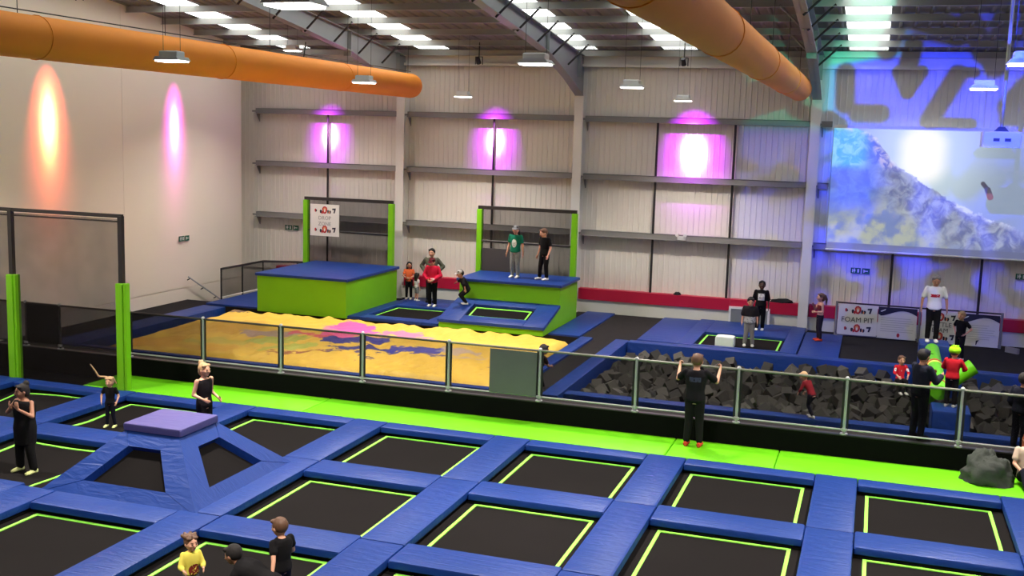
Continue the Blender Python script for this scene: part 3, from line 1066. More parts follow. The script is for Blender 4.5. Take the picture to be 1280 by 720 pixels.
# big lime box with net
t = thing('jump_box', 'big lime green jump box with blue top and the white sign behind', 'platform', (-0.8, 10.5, FZ))
MB().box(-2.26, 0.64, 8.72, 12.2, FZ, 1.66).build('side_panels', LIME_WALL, t)
MB().cbox(-2.31, 0.69, 8.66, 12.3, 1.66, 1.74, 0.02).build('top_mat', BLUE, t, 30)
t = thing('net_screen', 'net screen on lime posts behind the big lime jump box', 'net', (-1.0, 12.4, FZ), 'net screens')


def net_screen(t, x0, x1, y, top, sheet_=None):
    for x in (x0, x1):
        MB().cbox(x - 0.08, x + 0.08, y - 0.1, y + 0.08, FZ, top - 0.05, 0.015).build('padded_post', LIME_WALL, t)
    MB().box(x0 - 0.06, x1 + 0.06, y - 0.05, y + 0.03, top - 0.05, top + 0.05).build('top_bar', DARKMETAL, t)
    MB().tube((x0, y, 2.72), (x1, y, 2.70), 0.035, n=6).build('middle_rope', DARKMETAL, t)
    MB().box(x0 + 0.08, x1 - 0.08, y - 0.002, y + 0.002, FZ, top - 0.05).build('net_panel', NET, t)
    if sheet_:
        MB().box(*sheet_).build('dark_sheet', mat('charcoal_sheet', srgb(62, 58, 58), 0.8), t)


net_screen(t, -2.68, 0.34, 12.4, 3.74)

# stepped lime box
t = thing('stepped_box', 'two level lime green jump box with a small trampoline in its lower step', 'platform', (5.0, 10, FZ))
b = MB()
b.prism([(8.68, FZ), (12.1, FZ), (12.1, 1.74), (10.25, 1.74), (10.2, 1.16), (8.68, 0.78)], 'x', 3.53, 6.56)
b.build('side_panels', LIME_WALL, t)
MB().cbox(3.46, 6.63, 10.12, 12.15, 1.74, 1.82, 0.02).build('top_mat', BLUE, t, 30)
sl = (1.16 - 0.78) / (10.2 - 8.68)
SH = Matrix(((1, 0, 0, 0), (0, 1, 0, 0), (0, sl, 1, 0.78 - sl * 8.68), (0, 0, 0, 1)))
for a in ((3.5, 4.15, 8.62, 10.2), (6.0, 6.6, 8.62, 10.2), (4.15, 6.0, 8.62, 9.02), (4.15, 6.0, 9.82, 10.2)):
    MB().cbox(*a, 0.0, 0.085, 0.015, SH).build('step_pad', BLUE, t, 30)
MB().box(4.15, 6.0, 9.02, 9.82, 0.004, 0.012, SH).build('jumping_bed', BED, t)
for a in ((4.24, 5.91, 9.69, 9.73), (4.24, 5.91, 9.10, 9.14), (4.24, 4.28, 9.14, 9.69), (5.87, 5.91, 9.14, 9.69)):
    MB().box(*a, 0.014, 0.03, SH).build('edge_stripe', STRIPE, t)
t = thing('net_screen', 'net screen on lime posts behind the two children on the stepped box', 'net', (5, 12.3, FZ), 'net screens')
net_screen(t, 3.36, 6.36, 12.3, 3.74, (3.45, 4.6, 12.27, 12.285, 1.8, 2.5))

# ------------------------------------------------------------------ foam pit
PILE = struct('floor_foam_pit', MB().box(8.9, 18.6, 2.78, 8.6, -0.5, -0.45), GAP)
rnd = random.Random(3)
cubes = []
cs = 0.235
ny, nx = 18, 31
for j in range(ny):
    for i in range(nx):
        x = 9.1 + (18.45 - 9.1) * (i + rnd.uniform(-0.3, 0.3)) / (nx - 1)
        y = 2.98 + (8.42 - 2.98) * (j + rnd.uniform(-0.3, 0.3)) / (ny - 1)
        z = 0.30 + 0.14 * noise.noise(Vector((x * 0.9, y * 0.9, 1))) + rnd.uniform(-0.12, 0.13)
        x = min(18.4, max(9.12, x))
        y = min(8.38, max(3.0, y))
        if (15.85 < x < 17.05 and (y < 3.95 or y > 6.95)) or (15.2 < x < 15.85 and 3.7 < y < 4.6):
            continue
        cubes.append((x, y, z))
rest = MB()
proto = [MB().cbox(-cs / 2, cs / 2, -cs / 2, cs / 2, -cs / 2, cs / 2, 0.012).mesh('foam_cube') for _ in FOAM]
for me, m_ in zip(proto, FOAM):
    me.materials.append(m_)
order = sorted(range(len(cubes)), key=lambda k: (cubes[k][1] > 4.6 and cubes[k][1] < 7.6, abs(cubes[k][1] - 3) if cubes[k][1] < 5 else 9 - cubes[k][1]))
single = set(order[:298])
for k, (x, y, z) in enumerate(cubes):
    e = Matrix.Rotation(rnd.uniform(0, PI), 4, 'Z') @ Matrix.Rotation(rnd.uniform(-0.9, 0.9), 4, 'X') @ Matrix.Rotation(rnd.uniform(-0.9, 0.9), 4, 'Y')
    if k in single:
        o = bpy.data.objects.new('foam_cube', proto[rnd.randrange(3)])
        COL.objects.link(o)
        o.matrix_world = Matrix.Translation((x, y, z)) @ e
        tag(o, 'loose grey foam cube lying in the foam pit', 'foam cube', 'foam cubes in the pit')
    else:
        rest.cbox(-cs / 2, cs / 2, -cs / 2, cs / 2, -cs / 2, cs / 2, 0.012, Matrix.Translation((x, y, z)) @ e)
for j in range(22):
    for i in range(34):
        x = 9.1 + 9.3 * i / 33
        y = 3.0 + 5.4 * j / 21
        if 15.85 < x < 17.05 and (y < 3.95 or y > 6.95):
            continue
        e = Matrix.Rotation(rnd.uniform(0, PI), 4, 'Z') @ Matrix.Rotation(rnd.uniform(-0.5, 0.5), 4, 'X')
        rest.box(-cs / 2, cs / 2, -cs / 2, cs / 2, -cs / 2, cs / 2, Matrix.Translation((x, y, 0.09 + rnd.uniform(-0.08, 0.06))) @ e)
o = rest.build('foam_cubes', FOAM[0])
tag(o, 'heap of grey foam cubes filling the pit', 'foam', None, 'stuff')

# white block on the back trampoline
o = MB().cbox(11.07, 11.56, 9.35, 9.75, 0.625, 0.89, 0.05).build('foam_block', mat('white_foam', srgb(226, 230, 226), 0.8), None, 40)
tag(o, 'white foam block lying on the trampoline by the foam pit', 'foam block')

# beam game: two blue pillars, a lime beam between them, a lime log leaning below
o = MB().cbox(16.12, 16.82, 2.86, 3.62, -0.4, 0.97, 0.04).build('blue_pillar', BLUE, None, 30)
tag(o, 'near blue padded pillar under the child in red', 'pillar', 'blue pillars of the beam game')
o = MB().cbox(16.0, 16.66, 7.3, 8.1, -0.4, 1.48, 0.04).build('blue_pillar', BLUE, None, 30)
tag(o, 'far blue padded pillar under the man in the white shirt', 'pillar', 'blue pillars of the beam game')
t = thing('balance_beam', 'lime green padded beam with straps between the two blue pillars', 'beam', (16.3, 5.5, 1.1))
def bm_(y0, y1, e=0.0):
    n = 14
    vs_ = []
    for y in (y0, y1):
        zc = 1.15 + 0.22 * (y - 3.65) / 3.65
        for i in range(n):
            a = 2 * PI * i / n
            vs_.append((16.27 + (0.16 + e) * math.cos(a), y, zc + (0.15 + e) * math.sin(a)))
    return MB().add(vs_, [(i, (i + 1) % n, n + (i + 1) % n, n + i) for i in range(n)] + [tuple(reversed(range(n))), tuple(range(n, 2 * n))])
bm_(3.66, 7.28).build('padded_beam', LIME, t, 40)
for y, c3 in ((4.1, (210, 60, 60)), (5.6, (235, 220, 110)), (5.75, (210, 60, 60))):
    bm_(y, y + 0.07, 0.008).build('strap', mat('strap_%d' % int(y * 100), srgb(*c3), 0.6), t, 40)
o = MB().tube((16.05, 5.6, 0.56), (17.04, 5.8, 1.34), 0.17, n=18).build('padded_log', LIME, None, 40)
tag(o, 'lime green padded log leaning up out of the foam pit', 'log')

# ------------------------------------------------------------------ screen and projector
SX0, SX1, SZ0, SZ1, SY = 13.56, 19.75, 3.02, 6.42, 13.12
m, nt, bs = new_mat('projected_picture')
g = nt.node('ShaderNodeNewGeometry')
sp = nt.node('ShaderNodeSeparateXYZ')
nt.put(sp.inputs[0], g.outputs['Position'])
X, Z = sp.outputs[0], sp.outputs[2]
pn = nt.noise(g.outputs['Position'], 2.2, 6, 0.6)
pn2 = nt.noise(g.outputs['Position'], 3.6, 5, 0.62, 0.8)
cv = nt.node('ShaderNodeFloatCurve')
pts_ = [(13.56, 6.6), (14.1, 6.42), (14.55, 6.3), (14.9, 5.9), (15.26, 5.5), (15.9, 5.05), (16.59, 4.63), (17.1, 4.35), (17.65, 4.13), (18.2, 3.95), (18.69, 3.7), (19.75, 3.2)]
c = cv.mapping.curves[0]
for i, (px, pz) in enumerate(pts_):
    u, v = (px - SX0) / (SX1 - SX0), (pz - SZ0) / 4.0
    if i == 0:
        c.points[0].location = (u, v)
    elif i == len(pts_) - 1:
        c.points[-1].location = (u, v)
    else:
        c.points.new(u, v)
cv.mapping.update()
nt.put(cv.inputs['Value'], nt.m('DIVIDE', nt.m('SUBTRACT', X, SX0), SX1 - SX0))
ridge = nt.m('ADD', nt.m('MULTIPLY', cv.outputs[0], 4.0), SZ0)
ridge = nt.m('ADD', ridge, nt.m('MULTIPLY', nt.m('SUBTRACT', pn2, 0.5), 0.35))
hgt_ = nt.m('SUBTRACT', ridge, Z)
mount = nt.smooth(hgt_, -0.02, 0.03)
# sky
sd = nt.seg(X, Z, (15.95, 5.55), (15.95, 5.95))
sky = nt.mix(nt.smooth(sd, 0.45, 2.4), srgb(214, 236, 250), srgb(146, 166, 192))
sky = nt.mix(nt.smooth(sd, 0.85, 0.30), sky, (1.3, 1.3, 1.25, 1))
# mountain
rock = nt.mix(nt.smooth(pn2, 0.36, 0.66), srgb(92, 104, 164), srgb(170, 182, 210))
rock = nt.mix(nt.smooth(hgt_, 0.7, 1.7), rock, nt.mix(nt.smooth(pn, 0.4, 0.6), srgb(112, 136, 200), srgb(184, 192, 178)))
blue = nt.mix(nt.smooth(pn2, 0.36, 0.7), srgb(58, 98, 220), srgb(100, 140, 232))
rock = nt.mix(nt.m('MULTIPLY', nt.smooth(X, 15.3, 14.4), nt.smooth(Z, 3.7, 4.5)), rock, blue)
cy = nt.m('MULTIPLY', nt.smooth(X, 14.7, 14.2), nt.smooth(Z, 5.2, 5.5))
rock = nt.mix(cy, rock, nt.mix(nt.smooth(pn2, 0.4, 0.6), srgb(60, 190, 250), srgb(150, 230, 255)))
ice = nt.m('MULTIPLY', nt.smooth(nt.seg(X, Z, (14.75, 6.3), (15.1, 5.6)), 0.35, 0.2), nt.smooth(pn2, 0.42, 0.56))
rock = nt.mix(ice, rock, srgb(206, 196, 200))
rim = nt.m('MULTIPLY', nt.smooth(hgt_, 0.16, 0.05), nt.smooth(pn, 0.42, 0.6))
rock = nt.mix(rim, rock, srgb(230, 238, 244))
pic = nt.mix(mount, sky, rock)
# skier in the air
ds = nt.m('MINIMUM', nt.seg(X, Z, (17.53, 5.02), (17.66, 4.86)), nt.m('ADD', nt.seg(X, Z, (17.66, 4.86), (17.74, 4.66)), -0.02))
pic = nt.mix(nt.smooth(ds, 0.07, 0.045), pic, nt.mix(nt.smooth(Z, 4.72, 4.80), srgb(150, 90, 130), srgb(60, 56, 80)))
bsh = nt.smooth(Z, 3.20, 3.22)
pic = nt.mix(bsh, srgb(96, 104, 150), pic)
bs.inputs['Base Color'].default_value = (0.28, 0.28, 0.28, 1)
bs.inputs['Roughness'].default_value = 0.9
nt.put(bs.inputs['Emission Color'], pic)
bs.inputs['Emission Strength'].default_value = 0.62
t = thing('projection_screen', 'wide projection screen showing a snowy mountain and a bright sun', 'screen', ((SX0 + SX1) / 2, SY, SZ0))
MB().box(SX0, SX1, SY, SY + 0.012, SZ0, SZ1).build('screen_surface', m, t)
MB().box(SX0 - 0.02, SX1 + 0.02, SY - 0.03, SY + 0.05, SZ1, SZ1 + 0.09).build('roller_case', WHITE, t)
MB().tube((SX0 - 0.02, SY, SZ0 - 0.02), (SX1 + 0.02, SY, SZ0 - 0.02), 0.03).build('weight_bar', WHITE, t)

t = thing('projector', 'white box projector hanging on a long pole in front of the screen', 'projector', (16.95, 4.0, 6.2))
PJ = (17.0, 4.0, 6.13)
MB().cbox(PJ[0] - 0.34, PJ[0] + 0.34, 3.7, 4.3, 5.99, 6.29, 0.03).build('case', mat('projector_case', srgb(196, 198, 204), 0.45), t)
for dx in (-0.10, 0.10):
    MB().box(PJ[0] + dx - 0.055, PJ[0] + dx + 0.055, 3.69, 3.705, 6.10, 6.16).build('vent', DARKMETAL, t)
MB().prism([(PJ[0] - 0.13, 6.29), (PJ[0] + 0.13, 6.29), (PJ[0] + 0.05, 6.38), (PJ[0] - 0.05, 6.38)], 'y', 3.9, 4.1).build('mount', DARKMETAL, t)
MB().tube((PJ[0], 4.0, 6.36), (PJ[0] + 0.0, 4.0, roof_z(4.0) + 0.1), 0.035).build('pole', PURLIN, t, 40)
MB().tube((PJ[0], 4.31, 6.13), (PJ[0], 4.36, 6.13), 0.07).build('lens', DARKMETAL, t, 40)

# ------------------------------------------------------------------ signs
def logo(t, x, z, w, y):
    """row of small marks: figure, letter cluster round a red ring, slanted seven"""
    def blob(cx, cz, rx, rz, m_, name, dy=0.004):
        pts = [(x + (cx + rx * math.cos(2 * PI * i / 9) * (1 + 0.18 * math.sin(i * 2.3))) * w, z + (cz + rz * math.sin(2 * PI * i / 9)) * w) for i in range(9)]
        MB().prism(pts, 'y', y - dy, y).build(name, m_, t)
    blob(-0.33, 0.01, 0.035, 0.055, PRINT_RED, 'mark')
    blob(-0.30, 0.0, 0.02, 0.035, PRINT_DARK, 'mark', 0.006)
    blob(0.0, 0.03, 0.095, 0.125, PRINT_RED, 'mark')
    blob(0.0, 0.035, 0.05, 0.075, PRINT_ORANGE, 'mark', 0.006)
    blob(0.0, 0.01, 0.025, 0.05, BOARD, 'mark', 0.008)
    blob(-0.14, -0.02, 0.04, 0.06, PRINT_DARK, 'mark')
    blob(-0.09, -0.05, 0.03, 0.05, PRINT_RED, 'mark', 0.005)
    blob(0.12, -0.02, 0.03, 0.06, PRINT_DARK, 'mark')
    blob(0.19, -0.03, 0.035, 0.055, PRINT_DARK, 'mark')
    blob(0.16, -0.04, 0.02, 0.035, PRINT_ORANGE, 'mark', 0.006)
    P = lambda a, c_: (x + a * w, z + c_ * w)
    MB().prism([P(0.27, 0.09), P(0.40, 0.10), P(0.39, 0.05), P(0.36, -0.06), P(0.31, -0.06), P(0.34, 0.045), P(0.27, 0.04)], 'y', y - 0.004, y).build('mark', PRINT_DARK, t)


t = thing('hanging_sign', 'white square sign hung on the net above the big lime box', 'sign', (-1.98, 12.2, 2.55))
MB().box(-2.48, -1.45, 12.28, 12.31, 2.55, 3.57).build('sign_board', BOARD, t)
logo(t, -1.96, 3.36, 1.0, 12.28)
logo(t, -1.96, 2.74, 1.0, 12.28)
add_text('DROP', 0.17, PRINT_GREY, t, (-1.96, 12.275, 3.13))
add_text('ZONE', 0.17, PRINT_GREY, t, (-1.96, 12.275, 2.94))

YS = 12.75
t = thing('banner_rail', 'grey tube rail carrying four white banners by the crimson band', 'railing', (16.1, YS, FZ))
for x in (13.98, 16.19, 18.27):
    MB().tube((x, YS, FZ), (x, YS, 1.58), 0.035).build('post', STEEL_G, t, 40)
for z in (1.55, 0.64):
    MB().tube((13.98, YS, z), (18.27, YS, z), 0.022).build('rail', DARKMETAL if z > 1 else STEEL_G, t, 40)


PRINT_FAINT = mat('print_faint', srgb(188, 187, 180), 0.6, 0.04)


def info_panel(t, x0, x1, z0, z1, y):
    MB().box(x0, x1, y - 0.012, y, z0, z1).build('board', BOARD, t)
    poly = [(x0, z1), (x0, z1 - 0.20)]
    for i in range(1, 15):
        u = i / 14
        poly.append((x0 + (x1 - x0) * u, z1 - 0.17 + 0.085 * math.sin((u - 0.32) * 2 * PI * 0.78) - 0.12 * max(0, u - 0.85)))
    poly.append((x1, z1))
    MB().prism(poly, 'y', y - 0.018, y - 0.012).build('header_wave', PRINT_DARK, t)
    MB().prism([(x0 + 0.05, z1 - 0.12), (x0 + 0.2, z1 - 0.05), (x0 + 0.18, z1 - 0.09), (x0 + 0.08, z1 - 0.14)], 'y', y - 0.024, y - 0.018).build('header_mark', BOARD, t)
    rr = random.Random(int(x0 * 10))
    for k in range(7):
        z = z1 - 0.30 - 0.062 * k
        w = (x1 - x0) * rr.uniform(0.55, 0.86)
        MB().box(x0 + 0.08, x0 + 0.08 + w, y - 0.015, y - 0.012, z - 0.010, z + 0.006).build('text_line', PRINT_FAINT, t)


def name_panel(t, x0, x1, z0, z1, y, lines):
    MB().box(x0, x1, y - 0.012, y, z0, z1).build('board', BOARD, t)
    xc = (x0 + x1) / 2
    logo(t, xc, z1 - 0.17, 0.95, y - 0.012)
    logo(t, xc, z0 + 0.17, 0.95, y - 0.012)
    for i, s in enumerate(lines):
        add_text(s, 0.20 if len(lines) == 1 else 0.17, PRINT_TEXT, t, (xc, y - 0.016, (z0 + z1) / 2 + (len(lines) - 1) * 0.08 - 0.16 * i))


t = thing('banner', 'white banner reading FOAM PIT, first on the rail', 'banner', (14.55, YS, 0.66), 'white banners on the rail')
name_panel(t, 14.03, 15.08, 0.66, 1.52, YS - 0.04, ['FOAM PIT'])
t = thing('banner', 'white rules banner with dark wave header next to FOAM PIT', 'banner', (15.6, YS, 0.64), 'white banners on the rail')
info_panel(t, 15.10, 16.12, 0.64, 1.52, YS - 0.04)
o = MB().ball((15.66, YS - 0.055, 0.75), (0.04, 0.006, 0.06), None, 10, 6).build('small_mark', PRINT_RED, t)
t = thing('banner', 'white banner reading BATTLE BEAM behind the man in the white shirt', 'banner', (16.75, YS, 0.62), 'white banners on the rail')
name_panel(t, 16.24, 17.22, 0.62, 1.50, YS - 0.04, ['BATTLE', 'BEAM'])
t = thing('banner', 'white rules banner with dark wave header at the rail end', 'banner', (17.75, YS, 0.62), 'white banners on the rail')
info_panel(t, 17.24, 18.22, 0.62, 1.50, YS - 0.04)
MB().prism([(17.66, 0.78), (17.74, 0.80), (17.70, 0.74), (17.68, 0.66), (17.66, 0.66)], 'y', YS - 0.056, YS - 0.05).build('small_mark', PRINT_DARK, t)


def exit_sign(x, y, z, axis, label):
    t = thing('exit_sign', label, 'sign', (x, y, z), 'green exit signs')
    def bx(a, b_, c0, c1, d, m_, nm):
        if axis == 'y':
            MB().box(x + a, x + b_, y - d, y, z + c0, z + c1).build(nm, m_, t)
        else:
            MB().box(x, x + d, y + a, y + b_, z + c0, z + c1).build(nm, m_, t)
    bx(-0.26, 0.01, -0.08, 0.08, 0.01, EXITGREEN, 'panel')
    bx(0.05, 0.26, -0.08, 0.08, 0.01, EXITGREEN, 'panel')
    for a, b_, c0, c1 in ((-0.22, -0.20, -0.05, 0.05), (-0.18, -0.14, 0.03, 0.06), (-0.19, -0.13, -0.02, 0.025), (-0.17, -0.15, -0.06, -0.02), (-0.08, -0.03, -0.05, 0.05)):
        bx(a, b_, c0, c1, 0.013, WHITE, 'running_figure')
    for a, b_, c0, c1 in ((0.10, 0.21, -0.014, 0.014), (0.10, 0.13, -0.035, 0.035), (0.085, 0.10, -0.05, 0.05)):
        bx(a, b_, c0, c1, 0.013, WHITE, 'arrow')


exit_sign(-5.21, 9.35, 2.52, 'x', 'green exit sign on the smooth white wall')
exit_sign(-3.83, 13.46, 2.64, 'y', 'green exit sign on the ribbed wall left of the big lime box')
exit_sign(14.53, 13.46, 2.40, 'y', 'green exit sign under the screen above FOAM PIT')
exit_sign(18.85, 13.46, 2.52, 'y', 'green exit sign at the right picture edge')
t = thing('emergency_light', 'twin headed emergency light on the low girt', 'lamp', (9.41, 13.2, 3.08))
MB().box(9.28, 9.54, 13.2, 13.26, 3.0, 3.12).build('case', WHITE, t)
for s in (-1, 1):
    MB().tube((9.41 + s * 0.1, 13.2, 3.17), (9.41 + s * 0.12, 13.08, 3.16), 0.04, 0.055).build('lamp_head', WHITE, t, 40)

# ------------------------------------------------------------------ railing at the stairwell, handrail
t = thing('stair_railing', 'dark mesh railing round the stairwell in the far left corner', 'railing', (-4.36, 11, FZ))
for x, y in ((-4.36, 10.05), (-4.36, 11.25), (-4.36, 12.5), (-3.3, 12.9)):
    MB().tube((x, y, FZ), (x, y, 1.58), 0.028).build('post', DARKMETAL, t, 40)
for (xa, ya), (xb, yb) in (((-4.36, 10.05), (-4.36, 11.25)), ((-4.36, 11.25), (-4.36, 12.5)), ((-4.36, 12.5), (-3.3, 12.9)), ((-3.3, 12.9), (-2.8, 12.95))):
    MB().tube((xa, ya, 1.56), (xb, yb, 1.56), 0.035, n=8).build('top_rail', DARKMETAL, t, 40)
    MB().tube((xa, ya, 0.66), (xb, yb, 0.66), 0.022, n=8).build('bottom_rail', STEEL_W, t, 40)
    d = Vector((yb - ya, xa - xb, 0)).normalized() * 0.003
    MB().prism([(xa - d.x, ya - d.y), (xb - d.x, yb - d.y), (xb + d.x, yb + d.y), (xa + d.x, ya + d.y)], 'z', 0.68, 1.54).build('net_panel', NET, t)
t = thing('handrail', 'thin sloping handrail going down the stairwell by the smooth wall', 'handrail', (-5.12, 10.2, 0.4))
MB().tube((-5.1, 9.4, 1.33), (-5.1, 11.1, 0.42), 0.022, n=8).build('rail', CHROME, t, 40)
for y in (9.5, 10.2, 10.9):
    z = 1.33 - (y - 9.4) * 0.91 / 1.7
    MB().tube((-5.1, y, z), (-5.21, y, z - 0.06), 0.015, n=6).build('bracket', DARKMETAL, t)

# grey box set into the block wall, dark clothes left on the ledge
t = thing('vent_box', 'low grey box with white frame against the crimson band', 'box', (11.5, 13.15, FZ))
MB().box(10.98, 12.06, 13.13, 13.26, FZ, 1.08).build('front_panel', mat('grey_panel', srgb(122, 126, 126), 0.5), t)
for a in ((10.93, 10.99, FZ, 1.14), (12.05, 12.11, FZ, 1.14), (10.99, 12.05, 1.08, 1.14)):
    MB().box(a[0], a[1], 13.12, 13.26, a[2], a[3]).build('frame', WHITE, t)


def blanket(cx, cy, cz, rx, ry, rz, m_, name, label, cat, seed, flat=0.25):
    mb = MB().ball((0, 0, 0), (1, 1, 1), None, 44, 26)
    for v in mb.v:
        k = 1 + 0.30 * noise.noise(v * 1.7 + Vector((seed, 0, 0))) + 0.30 * abs(noise.noise(v * 3.6 + Vector((0, seed, 0)))) - 0.14 * abs(noise.noise(v * 8.0 + Vector((0, 0, seed))))
        v.x, v.y, v.z = v.x * rx * k, v.y * ry * k, max(v.z * rz * k, -rz * flat)
        v += Vector((cx, cy, cz + rz * flat))
    o = mb.build(name, m_, None, 80)
    return tag(o, label, cat)


DARKCLOTH = mat('dark_cloth', srgb(38, 38, 42), 0.9, 0.15, 8, 0.2, 40, spec=0.1)
GREYCLOTH = mat('grey_cloth', srgb(66, 70, 66), 0.9, 0.15, 6, 0.3, 25, spec=0.1)
blanket(12.4, 13.34, 1.335, 0.34, 0.10, 0.09, DARKCLOTH, 'jacket', 'dark jacket lying on the crimson ledge left of the right column', 'jacket', 3)
blanket(9.35, 13.34, 1.335, 0.10, 0.08, 0.07, DARKCLOTH, 'small_bag', 'small black item on the crimson ledge under the purple wash', 'bag', 5)
blanket(17.02, 1.12, PT, 0.40, 0.30, 0.42, GREYCLOTH, 'coat_bundle', 'crumpled grey coat bundle on the lime strip by the seated woman', 'coat', 9)
# loose barrier foot on the carpet
o = MB().box(18.36, 18.72, 12.2, 12.3, FZ, FZ + 0.14, Matrix.Translation((18.5, 12.25, 0)) @ Matrix.Rotation(-0.7, 4, 'Z') @ Matrix.Translation((-18.5, -12.25, 0))).build('barrier_foot', STEEL_G)
tag(o, 'small grey barrier foot lying on the carpet beside the last banner', 'barrier foot')

# ------------------------------------------------------------------ people
SKIN = mat('skin_light', srgb(214, 160, 132), 0.6, 0.05, 6)
SKIN_D = mat('skin_tan', srgb(176, 126, 100), 0.6, 0.05, 6)
SKIN_B = mat('skin_brown', srgb(84, 56, 46), 0.55, 0.05, 6)
EYE = mat('eye_dark', srgb(30, 22, 20), 0.3)
LIP = mat('lip', srgb(160, 84, 76), 0.5)
CLOTH = {}


def cloth(name, col, var=0.12, vs=9):
    if name not in CLOTH:
        CLOTH[name] = mat('cloth_' + name, srgb(*col), 0.9, var, vs, 0.25, 22, spec=0.15)
    return CLOTH[name]


BLK = cloth('black', (22, 21, 23))
NAVY = cloth('navy', (24, 26, 40))
HAIR_DK = mat('hair_dark', srgb(22, 17, 16), 0.8, 0.2, 30, 0.3, 60, stretch=(1, 1, 0.2))
HAIR_BR = mat('hair_brown', srgb(96, 66, 46), 0.55, 0.2, 30, 0.3, 60, stretch=(1, 1, 0.2))
HAIR_BL = mat('hair_blond', srgb(176, 142, 100), 0.55, 0.2, 30, 0.3, 60, stretch=(1, 1, 0.2))
HAIR_GI = mat('hair_ginger', srgb(150, 78, 44), 0.55, 0.2, 30, 0.3, 60, stretch=(1, 1, 0.2))
HAIR_GY = mat('hair_grey', srgb(120, 112, 106), 0.6, 0.2, 30, 0.3, 60)


def printed(name, base, mark, x0, x1, z0, z1, front=True, oval=False):
    """cloth with a printed patch on the chest or back (object space of the wearer)"""
    m, nt, b = new_mat('cloth_' + name)
    tc = nt.node('ShaderNodeTexCoord')
    s = nt.node('ShaderNodeSeparateXYZ')
    nt.put(s.inputs[0], tc.outputs['Object'])
    xc, zc, rx, rz = (x0 + x1) / 2, (z0 + z1) / 2, (x1 - x0) / 2, (z1 - z0) / 2
    u = nt.m('DIVIDE', nt.m('ABSOLUTE', nt.m('SUBTRACT', s.outputs[0], xc)), rx)
    v = nt.m('DIVIDE', nt.m('ABSOLUTE', nt.m('SUBTRACT', s.outputs[2], zc)), rz)
    d = nt.m('SQRT', nt.m('ADD', nt.m('MULTIPLY', u, u), nt.m('MULTIPLY', v, v))) if oval else nt.m('MAXIMUM', u, v)
    k = nt.m('MULTIPLY', nt.m('LESS_THAN', d, 1.0), nt.m('LESS_THAN', s.outputs[1], 0.0) if front else nt.m('GREATER_THAN', s.outputs[1], 0.0))
    k = nt.m('MULTIPLY', k, nt.smooth(nt.noise(tc.outputs['Object'], 38, 2), 0.36, 0.42))
    nz = nt.noise(tc.outputs['Object'], 9, 3)
    base_ = nt.mix(nz, tuple(c * 0.88 for c in srgb(*base)[:3]) + (1,), srgb(*base))
    nt.put(b.inputs['Base Color'], nt.mix(k, base_, srgb(*mark)))
    b.inputs['Roughness'].default_value = 0.9
    b.inputs['Specular IOR Level'].default_value = 0.15
    return m


def remesh(mb, name, voxel, m, parent, smooth=4):
    me = mb.mesh(name)
    tmp = bpy.data.objects.new('tmp', me)
    COL.objects.link(tmp)
    r = tmp.modifiers.new('r', 'REMESH')
    r.mode = 'VOXEL'
    r.voxel_size = voxel
    if smooth:
        sm = tmp.modifiers.new('s', 'SMOOTH')
        sm.factor = 0.5
        sm.iterations = smooth
    dg = bpy.context.evaluated_depsgraph_get()
    out = bpy.data.meshes.new_from_object(tmp.evaluated_get(dg))
    COL.objects.unlink(tmp)
    bpy.data.objects.remove(tmp)
    bpy.data.meshes.remove(me)
    out.name = name
    out.polygons.foreach_set('use_smooth', [True] * len(out.polygons))
    out.materials.clear()
    out.materials.append(m)
    o = bpy.data.objects.new(name, out)
    COL.objects.link(o)
    o.parent = parent
    ORG[o] = Vector((0, 0, 0))
    return o


DEF = dict(pelvis=(0, 0, .52), chest=(0, 0, .71), neck=(0, 0.006, .825),
           hip_r=(-.048, 0, .50), hip_l=(.048, 0, .50), kn_r=(-.055, -.012, .275), kn_l=(.055, -.012, .275), an_r=(-.06, .012, .045), an_l=(.06, .012, .045),
           sh_r=(-.108, 0, .795), sh_l=(.108, 0, .795), el_r=(-.14, .012, .625), el_l=(.14, .012, .625), wr_r=(-.148, -.03, .475), wr_l=(.148, -.03, .475),
           toe_r=(-.012, -1, 0), toe_l=(.012, -1, 0))


